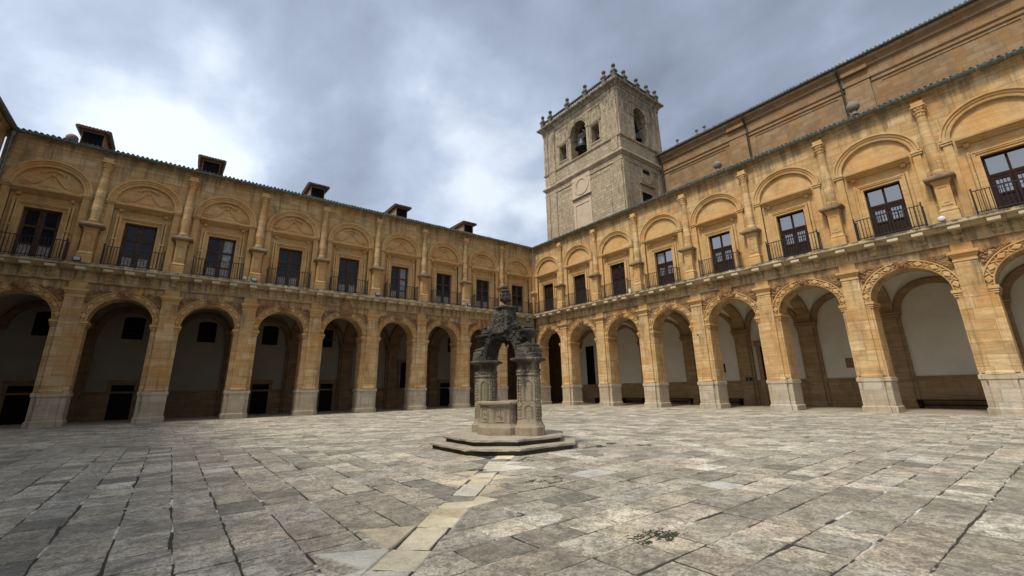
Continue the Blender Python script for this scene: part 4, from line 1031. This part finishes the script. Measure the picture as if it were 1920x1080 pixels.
# arch between the pillars
P0 = Vector((AXR[0], AXR[1], 0)); P1 = Vector((AXL[0], AXL[1], 0)); mid = (P0+P1)/2; ax = (P1-P0).normalized(); sd = Vector((ax.y, -ax.x, 0)); HS = (P1-P0).length/2
def AP(s, t, z): p = mid+ax*s+sd*t; return (p.x, p.y, z)
b = MB(); rings = []; nA = 24
for i in range(nA+1):
    t = math.pi*i/nA; ci, si = math.cos(t), math.sin(t); wd = .27
    ri, hi, ro, ho = HS-.27, .74, HS-.09, .91
    rings.append([AP(ci*ri, -wd, 2.47+si*hi), AP(ci*(ri+.05), -wd-.03, 2.47+si*(hi+.05)), AP(ci*ro, -wd, 2.47+si*ho), AP(ci*ro, wd, 2.47+si*ho), AP(ci*(ri+.05), wd+.03, 2.47+si*(hi+.05)), AP(ci*ri, wd, 2.47+si*hi)])
b.loft(rings)
ar = b.build('arch', m_wellblack, well)
b = MB(); rg = random.Random(17)
for i in range(170):
    t = rg.uniform(.35, math.pi-.35); k = rg.random(); side = rg.choice((-1, 1))
    if k < .5:
        q = AP(math.cos(t)*(HS-.27+rg.uniform(.03, .2)), side*.28, 2.47+math.sin(t)*(.72+rg.uniform(.03, .2)))
    elif k < .75: q = AP(math.cos(t)*(HS-.07), rg.uniform(-.25, .25), 2.47+math.sin(t)*.93)
    else: q = AP(math.cos(t)*(HS-.25), rg.uniform(-.2, .2), 2.47+math.sin(t)*.72)
    b.blob(q, rg.uniform(.025, .06), rg, 0, .35)
for s in (-1, 1):
    for k, (zz, dd, rr_) in enumerate(((3.10, -.22, .09), (3.24, -.36, .07))):
        cpt = AP(s*(HS+dd), 0, zz)
        for side in (-1, 1):
            pts = []
            for i in range(14):
                a_ = i/13*1.35*2*math.pi; r3 = rr_*(1-.7*i/13)
                pts.append(AP(s*(HS+dd-.05+r3*math.cos(a_)), side*.2, zz+r3*math.sin(a_)))
            b.tube(pts, .035, 5)
        b.blob(cpt, rr_*1.1, rg, 1, .15, (1, 1.6, 1))
for i in range(10): b.blob(AP(rg.uniform(-.06, .06), rg.uniform(-.06, .06), 3.12-rg.uniform(0, .14)), .05, rg, 0, .3)
b.blob(AP(0, 0, 2.92), .035, rg, 0, .2)
b.build('arch_carving', m_wellblack, ar)
# block and plinths over each pillar
for (cx_, cy_), hgt in ((AXR, .40), (AXL, .38)):
    b = MB(); b.loft([pillar_oct(w, d, z) for w, d, z in ((.40, .2, 2.48), (.40, .2, 2.60), (.37, .19, 2.63), (.365, .18, 2.74), (.34, .17, 2.77), (.32, .16, 2.80), (.33, .17, 2.82), (.33, .17, 2.86), (.22, .10, 2.90))])
    rg = random.Random(int(cy_*100)+300)
    for i in range(28):
        t = rg.uniform(0, 6.283); b.blob((.36*math.cos(t), .36*math.sin(t), rg.uniform(2.56, 2.76)), rg.uniform(.03, .055), rg, 0, .35)
    o = b.build('urn_plinth', m_wellblack, well, (cx_, cy_+(.05 if cy_ > 0 else -.05), 0))
    b = MB(); z = 2.88
    b.lathe([(.17, z), (.18, z+.03), (.10, z+.07), (.075, z+.12), (.10, z+.17), (.20, z+.27), (.25, z+.36), (.30, z+.39), (.31, z+.43), (.22, z+.45), (.13, z+.48), (.15, z+.51), (.13, z+.56), (.06, z+.60), (.045, z+.66), (.07, z+.70), (.05, z+.75), (.02, z+.82), (0.005, z+.84)], (0, 0), 20)
    for i in range(14): t = i*2*math.pi/14; b.blob((.205*math.cos(t), .205*math.sin(t), z+.28), .035, rg, 0, .1, (1, 1, 2)); b.blob((.30*math.cos(t), .30*math.sin(t), z+.41), .035, rg, 0, .2)
    b.build('urn', m_wellblack, o, smooth=True)
# carved truncated spire over the crown of the arch
b = MB(); z = 3.36
def sqr(h, z, c=.25): return [AP(x*h, y*h, z) for x, y in ((-1, -1+c), (-1+c, -1), (1-c, -1), (1, -1+c), (1, 1-c), (1-c, 1), (-1+c, 1), (-1, 1-c))]
b.loft([sqr(.37, 3.28), sqr(.39, 3.33), sqr(.36, 3.42), sqr(.29, 3.62), sqr(.25, 3.82), sqr(.22, 3.98), sqr(.20, 4.06), sqr(.24, 4.09), sqr(.30, 4.12), sqr(.29, 4.145), sqr(.15, 4.19)])
spz = b.build('spire', m_wellblack, well)
b = MB(); rg = random.Random(23)
for i in range(260):
    zz = rg.uniform(3.4, 4.02); h = .36-(zz-3.42)*.26+.0; f_ = rg.randrange(4); u = rg.uniform(-h*.95, h*.95)
    q = [(-h, u), (h, u), (u, -h), (u, h)][f_]; b.blob(AP(q[0], q[1], zz), rg.uniform(.025, .055), rg, 0, .35, (1, 1, 1.3))
for sx in (-1, 1):
    for sy in (-1, 1): b.tube([AP(sx*.38, sy*.38, 3.34), AP(sx*.33, sy*.33, 3.5), AP(sx*.25, sy*.25, 3.75), AP(sx*.19, sy*.19, 4.05)], [.07, .05, .045, .04], 6)
b.build('relief', m_wellblack, spz)
b = MB(); z = 4.18; c_ = mid
b.lathe([(.10, z), (.11, z+.03), (.05, z+.07), (.045, z+.10), (.10, z+.14), (.155, z+.23), (.165, z+.34), (.14, z+.42), (.10, z+.45), (.15, z+.47), (.16, z+.50), (.10, z+.53), (.06, z+.55), (.09, z+.60), (.085, z+.66), (.03, z+.70), (0.005, z+.71)], (c_.x, c_.y), 18)
for i in range(40): t = rg.uniform(0, 6.28); zz = rg.uniform(.18, .42); b.blob((c_.x+.155*math.cos(t), c_.y+.155*math.sin(t), z+zz), .035, rg, 0, .3)
b.build('top_urn', m_wellblack, spz)

# ---------------------------------------------------------------- pavement
g = MB(); g.box(-400, 400, -400, 400, -.6, -.05); tag(g.build('ground', m_soil), kind='structure')
g = MB(); g.box(X3, 0, -42.8, 0, -.045, -.012); tag(g.build('pavement_bed', m_joint), kind='structure')
g = MB(); g.box(X3-.0, 8.6, 0.0, 7.0, -.045, .0); g.box(.0, 7.0, -42.8, -.0, -.045, .0); g.box(X3-7, X3, -42.8, 7, -.045, 0); tag(g.build('gallery_floor', m_galfloor), kind='structure')

def pavement():
    rng = random.Random(77); vs = []; fs = []; tints = []; mats = []
    CX_, CY_ = -22.6, -25.3; x0b, x1b, y0b, y1b = X3, 0.0, -42.8, 0.0
    base = [(.42, .37, .29), (.37, .33, .26), (.31, .275, .215), (.44, .39, .31), (.41, .355, .265), (.22, .20, .16), (.45, .39, .30), (.38, .345, .285), (.48, .44, .36), (.43, .36, .28)]
    def slab(q, tint, gap=.0095):
        q = [Vector((max(x0b, min(x1b, p[0])), max(y0b, min(y1b, p[1])), 0)) for p in q]
        ar = abs(sum(q[i].x*q[(i+1) % 4].y-q[(i+1) % 4].x*q[i].y for i in range(4)))/2
        if ar < .012: return
        c = sum(q, Vector())/4
        if max(abs(c.x-WX), abs(c.y-WY)) < 1.9 and abs(c.x-WX)+abs(c.y-WY) < 2.8: return
        near = (c-CAM).xy.length < 16
        g = gap*rng.uniform(.6, 1.5); n = len(vs)
        z = rng.uniform(-.006, .004); tx, ty = rng.uniform(-.006, .006), rng.uniform(-.006, .006)
        top = []
        for i, p in enumerate(q):
            a = q[i-1]; b_ = q[(i+1) % 4]
            da = (a-p); db_ = (b_-p)
            if da.length < 1e-4 or db_.length < 1e-4: top.append(p.copy()); continue
            cg = g*(rng.uniform(2, 4) if near and rng.random() < .08 else 1); top.append(p+da.normalized()*cg+db_.normalized()*cg)
        if near:   # worn, slightly wandering edges
            ring = []
            for i in range(4):
                a = top[i]; b_ = top[(i+1) % 4]; m_ = 4
                for k in range(m_):
                    p = a.lerp(b_, k/m_)
                    if k: p = p+Vector((rng.uniform(-.010, .010), rng.uniform(-.010, .010), 0))
                    else: p = p.lerp(c, rng.uniform(0, .02))
                    ring.append(p)
        else: ring = top
        m = len(ring)
        for p in ring: vs.append((p.x, p.y, -.02))
        for p in ring: d = p-c; vs.append((p.x, p.y, -.006+z+d.x*tx+d.y*ty))
        for p in ring: d = (p-c); q_ = c+d*(1-.010/max(d.length, .05)); vs.append((q_.x, q_.y, z+.0+d.x*tx+d.y*ty))
        for i in range(m):
            j = (i+1) % m; fs.append((n+i, n+j, n+m+j, n+m+i)); fs.append((n+m+i, n+m+j, n+2*m+j, n+2*m+i)); tints.extend((tint, tint))
        fs.append(tuple(n+2*m+i for i in range(m))); tints.append(tint)
    def pick():
        t = rng.choice(base); k = rng.uniform(.70, 1.26)*1.6; w = rng.uniform(-.012, .012)
        if rng.random() < .006: return (.62, .60, .55, .7)
        return (t[0]*k+w, t[1]*k, t[2]*k-w)
    band_w = .30
    for quad in range(4):
        s = .9
        while s < 25:
            w = rng.choice((.50, .54, .57, .60, .52)); s1_ = s+w
            # along coordinate
            t = -s; first = True
            L_in, L_out = s-band_w, s1_-band_w
            cuts = [-1]
            pos = -L_in + (rng.uniform(.2, .8))
            while pos < L_in-.25: cuts.append(pos); pos += rng.uniform(.40, .88)
            cuts.append(1)
            for k in range(len(cuts)-1):
                a0 = -L_in if k == 0 else cuts[k]; a1 = -L_out if k == 0 else cuts[k]
                b0 = L_in if k == len(cuts)-2 else cuts[k+1]; b1 = L_out if k == len(cuts)-2 else cuts[k+1]
                if k > 0: a0 = a1 = cuts[k]
                def P(al, r):
                    if quad == 0: return (CX_+al, CY_-r, 0)      # south: strips along x
                    if quad == 1: return (CX_-r, CY_+al, 0)      # west: strips along y
                    if quad == 2: return (CX_+al, CY_+r, 0)
                    return (CX_+r, CY_+al, 0)
                q = [P(a0, s), P(b0, s), P(b1, s1_), P(a1, s1_)]
                cc = q[0]
                if cc[0] < x0b-1 or cc[0] > x1b+1 or cc[1] < y0b-1 or cc[1] > y1b+1: continue
                tt = pick()
                slab([(p[0]+rng.uniform(-.01, .01), p[1]+rng.uniform(-.01, .01)) for p in q], tt)
            s = s1_
    # diagonal bands; the south-west one is patched with yellow and white pieces
    yel = [(.74, .61, .38, 1), (.80, .70, .50, 1), (.40, .37, .29, 0), (.76, .70, .57, .9), (.70, .57, .36, .8), (.27, .26, .20, 0), (.78, .68, .47, 1)]
    for sx, sy in ((-1, -1), (-1, 1), (1, -1), (1, 1)):
        d = 1.0
        while d < 24:
            l = rng.uniform(.28, .62)
            def Q(dd, o): return (CX_+sx*(dd)+o*.5*(1 if sx*sy > 0 else -1)*-1, CY_+sy*(dd)+o*.5*1, 0)
            def Q(dd, o):
                return (CX_+sx*dd+o*sx, CY_+sy*dd-o*sy, 0)
            ow = band_w/2
            sk = rng.uniform(-.08, .08)
            tt = rng.choice(yel) if (sx, sy) == (-1, -1) and d < 10 else pick()
            if (sx, sy) == (-1, -1) and d < 11:      # cracked and patched trail
                w1, w2 = ow+rng.uniform(-.02, .05), ow+rng.uniform(-.02, .05)
                if rng.random() < .5:
                    dm = d+l*rng.uniform(.35, .65); dn = d+l*rng.uniform(.35, .65)
                    slab([Q(d, -w1), Q(dm, -w1), Q(dn, w2), Q(d+sk*.4, w2)], tt, .010); slab([Q(dm, -w1), Q(d+l, -w1), Q(d+l+sk*.4, w2), Q(dn, w2)], rng.choice(yel), .010)
                else: slab([Q(d, -w1), Q(d+l, -w1), Q(d+l+sk*.4, w2), Q(d+sk*.4, w2)], tt, .010)
            else: slab([Q(d, -ow), Q(d+l, -ow), Q(d+l, ow), Q(d, ow)], tt, .009)
            if (sx, sy) == (-1, -1) and rng.random() < .75 and 1.8 < d < 8.5:
                # pale triangular offcuts set beside the band, 3 mm proud
                o = rng.choice((-1, 1)); e_ = ow*o; r2 = rng.uniform(.25, .55)
                A = Q(d, e_); B = Q(d+l*1.1, e_); Cc = Q(d+l*rng.uniform(.2, .9), e_+o*r2)
                n = len(vs); cc = [sum(x)/3 for x in zip(A, B, Cc)]
                for P_ in (A, B, Cc): vs.append((P_[0], P_[1], -.01))
                for P_ in (A, B, Cc): vs.append((cc[0]+(P_[0]-cc[0])*.96, cc[1]+(P_[1]-cc[1])*.96, .0085))
                ty_ = rng.choice([(.78, .68, .48, 1), (.80, .76, .66, 1), (.70, .58, .39, .8)])
                for i in range(3): j = (i+1) % 3; fs.append((n+i, n+j, n+3+j, n+3+i)); tints.append(ty_)
                fs.append((n+3, n+4, n+5)); tints.append(ty_)
            d += l
    me = bpy.data.meshes.new('pavement'); me.from_pydata(vs, [], fs)
    at = me.color_attributes.new('tint', 'FLOAT_COLOR', 'CORNER')
    data = []
    for p, t in zip(me.polygons, tints): data += [t[0], t[1], t[2], t[3] if len(t) > 3 else 0.0]*p.loop_total
    at.data.foreach_set('color', data)
    bm = bmesh.new(); bm.from_mesh(me); bmesh.ops.recalc_face_normals(bm, faces=bm.faces)
    for f in bm.faces:
        if len(f.verts) != 4 and f.normal.z < 0: f.normal_flip()
    bm.to_mesh(me); bm.free()
    me.materials.append(m_slab)
    o = bpy.data.objects.new('pavement', me); col.objects.link(o); tag(o, kind='structure')
pavement()

# moss in the joints and beside the steps
def moss():
    rng = random.Random(9); b = MB()
    spots = [(-21.0, -27.1, .45, 170), (-20.3, -27.0, .25, 90), (-19.9, -27.9, .35, 60), (-26.35, -32.75, .34, 130), (-25.3, -29.6, .5, 60), (-17.0, -28.2, .6, 60), (-24.0, -27.4, .5, 60), (-25.6, -27.9, .25, 50), (-14.9, -30.2, .5, 40), (-26.6, -29.2, .3, 40)]
    for x, y, r, n in spots:
        cl_ = [(rng.gauss(0, r*.45), rng.gauss(0, r*.3), rng.uniform(.02, .09)) for _ in range(9)]
        for i in range(n*4):
            q = rng.choice(cl_); b.blob((x+q[0]+rng.gauss(0, q[2]), y+q[1]+rng.gauss(0, q[2]*.6), .001), rng.uniform(.004, .011), rng, 0, .35, (1.4, 1.4, .35))
    o = b.build('moss', m_moss); tag(o, 'low green moss growing between the paving slabs near the well', 'moss', kind='stuff')
moss()

# ---------------------------------------------------------------- small things
def floodlight(name, mpf, u, v, lab, tilt=R(-35)):
    e = empty(name, mpf(u, v, 9.46)); tag(e, lab, 'floodlight', 'floodlights on the cornice')
    b = MB(); b.bbox(-.17, .17, -.06, .06, .08, .34, .015)
    for k in range(5): b.box(-.15, .15, -.10, -.055, .11+k*.045, .125+k*.045)
    b.build('lamp_housing', m_iron, e, (0, 0, 0), mpf)
    b = MB(); b.box(-.145, .145, .06, .068, .105, .315); b.build('lamp_glass', m_lens, e, (0, 0, 0), mpf)
    b = MB(); b.tube([(-.19, 0, .2), (-.19, 0, .02), (.19, 0, .02), (.19, 0, .2)], .012, 5); b.build('bracket', m_iron, e, (0, 0, 0), mpf)
floodlight('floodlight', mpL, 36.55, .55, 'black floodlight at the foot of the first left-wing column pedestal from the left edge')
floodlight('floodlight', mpL, 27.25, .55, 'black floodlight beside a white disc lamp under the third left-wing column from the left')
floodlight('floodlight', mpL, 18.05, .55, 'black floodlight under a column just left of the middle of the left wing cornice')
floodlight('floodlight', mpL, 8.9, .55, 'black floodlight on the left wing cornice nearest the corner, behind the well')
def disc_lamp(mpf, u, lab, r=.13):
    e = empty('disc_lamp', mpf(u, .5, 9.46)); tag(e, lab, 'lamp', 'round white lamps on the cornice')
    b = MB(); b.blob((0, 0, .22), r, None, 2, 0, (1, .6, 1)); b.build('lamp_dome', m_white, e, (0, 0, 0), mpf, smooth=True)
    b = MB(); b.lathe([(.08, .0), (.07, .03), (.03, .05), (.03, .12)], (0, 0), 10); b.build('lamp_base', m_iron, e, (0, 0, 0), mpf)
disc_lamp(mpL, 27.85, 'round white lamp beside the floodlight under the third left-wing column'); disc_lamp(mpL, 9.5, 'round pale lamp beside the floodlight nearest the corner of the left wing')
disc_lamp(mpR, 33.1, 'round white lamp at the foot of the rightmost column pedestal of the right wing', .16)
e = tag(empty('junction_box', mpR(13.4, .5, 9.46)), 'small white box at the end of a balcony railing on the right wing', 'box')
b = MB(); b.bbox(-.11, .11, -.09, .09, 0, .34, .02); b.build('box_body', m_white, e, (0, 0, 0), mpR); b = MB(); b.bbox(-.12, .12, -.1, .1, .34, .37, .01); b.build('box_lid', m_white, e, (0, 0, 0), mpR)

def bench(u0, u1, lab):
    uc = (u0+u1)/2; h = (u1-u0)/2
    e = empty('bench', mpR(uc, -6.15, 0)); tag(e, lab, 'bench', 'dark benches along the gallery wall')
    b = MB(); b.bbox(-h, h, -.22, .22, .46, .52, .01); b.build('seat', m_wood, e, (0, 0, 0), mpR)
    for s in (-1, 1):
        b = MB(); x0, x1 = sorted((s*(h-.06), s*(h-.24))); b.bbox(x0, x1, -.2, .2, 0, .46, .01); b.build('leg', m_wood, e, (0, 0, 0), mpR)
    b = MB(); b.bbox(-h+.25, h-.25, -.02, .02, .16, .24, .006); b.build('stretcher', m_wood, e, (0, 0, 0), mpR)
bench(29.1, 33.3, 'long dark wooden bench seen through the largest arch at the right')
bench(15.2, 18.4, 'dark bench end showing through the fifth right-wing arch from the corner')
bench(10.7, 14.1, 'dark bench behind the fourth right-wing arch from the corner')
bench(6.2, 9.0, 'dark bench behind the third right-wing arch from the corner')
bench(2.6, 5.4, 'dark bench behind the second right-wing arch from the corner')
e = tag(empty('wall_plaque', mpR(26.1, -6.58, 2.95)), 'reddish terracotta plaque on the white gallery wall of the right wing', 'plaque')
b = MB(); b.bbox(-.36, .36, 0, .04, -.33, .33, .01); b.build('plaque_slab', m_brick, e, (0, 0, 0), mpR)
b = MB(); rect_frame(b, -.31, .31, -.28, .28, .03, .05); b.build('plaque_rim', m_brick, e, (0, 0, 0), mpR)
e = tag(empty('notice_board', mpR(17.05, -6.58, 3.0)), 'narrow brown notice board on the gallery wall behind the fifth right-hand arch', 'notice board')
b = MB(); b.bbox(-.09, .09, 0, .04, -.36, .36, .01); b.build('board', m_woodold, e, (0, 0, 0), mpR); b = MB(); rect_frame(b, -.10, .10, -.37, .37, .02, .06); b.build('board_frame', m_wood, e, (0, 0, 0), mpR)
e = tag(empty('meter_box', mpR(19.2, -6.12, 2.03)), 'small black box fixed to a gallery pilaster of the right wing', 'box')
b = MB(); b.bbox(-.24, .24, 0, .10, -.13, .13, .015); b.build('box_body', m_iron, e, (0, 0, 0), mpR); b = MB(); b.box(-.05, .05, .10, .104, -.03, .03); b.build('box_tag', m_lens, e, (0, 0, 0), mpR)
e = tag(empty('bracket_lamp', mpR(18.98, .1, 5.0)), 'thin black bracket sticking out of a pier of the right wing', 'bracket')
b = MB(); b.tube([(0, 0, 0), (0, .32, .22)], .018, 6); b.build('arm', m_iron, e, (0, 0, 0), mpR); b = MB(); b.tube([(0, .30, .16), (0, .34, .30)], .04, 8); b.build('lamp_head', m_iron, e, (0, 0, 0), mpR)

def lantern(mpf, u, v, z, s, lab):
    e = empty('hanging_lantern', mpf(u, v, z)); tag(e, lab, 'lantern', 'iron lanterns hanging in the galleries')
    b = MB(); r0, r1 = .34*s, .42*s; h = .95*s
    for k in range(6):
        a = k*math.pi/3; a2 = a+math.pi/3
        A = (r0*math.cos(a), r0*math.sin(a), 0); B = (r1*math.cos(a), r1*math.sin(a), h); A2 = (r0*math.cos(a2), r0*math.sin(a2), 0); B2 = (r1*math.cos(a2), r1*math.sin(a2), h)
        b.tube([A, B], .02, 5); b.tube([A, A2], .018, 5); b.tube([B, B2], .018, 5); b.tube([B, (0, 0, h+.42*s)], .016, 5)
    b.build('lantern_frame', m_iron, e, (0, 0, 0), mpf)
    b = MB(); b.tube([(0, 0, h+.4*s), (0, 0, 8.0-z)], .014, 5); b.build('chain', m_iron, e, (0, 0, 0), mpf)
    b = MB(); b.lathe([(.05, .2*s), (.06, .3*s), (.05, .5*s), (.02, .52*s)], (0, 0), 8); b.build('lamp_holder', m_iron, e, (0, 0, 0), mpf)
lantern(mpL, 20.6, -3, 5.95, 1.1, 'black iron lantern hanging inside the middle arch of the left wing')
lantern(mpR, 22.8, -3, 4.9, 1.0, 'black iron lantern hanging inside the fifth arch of the right wing')
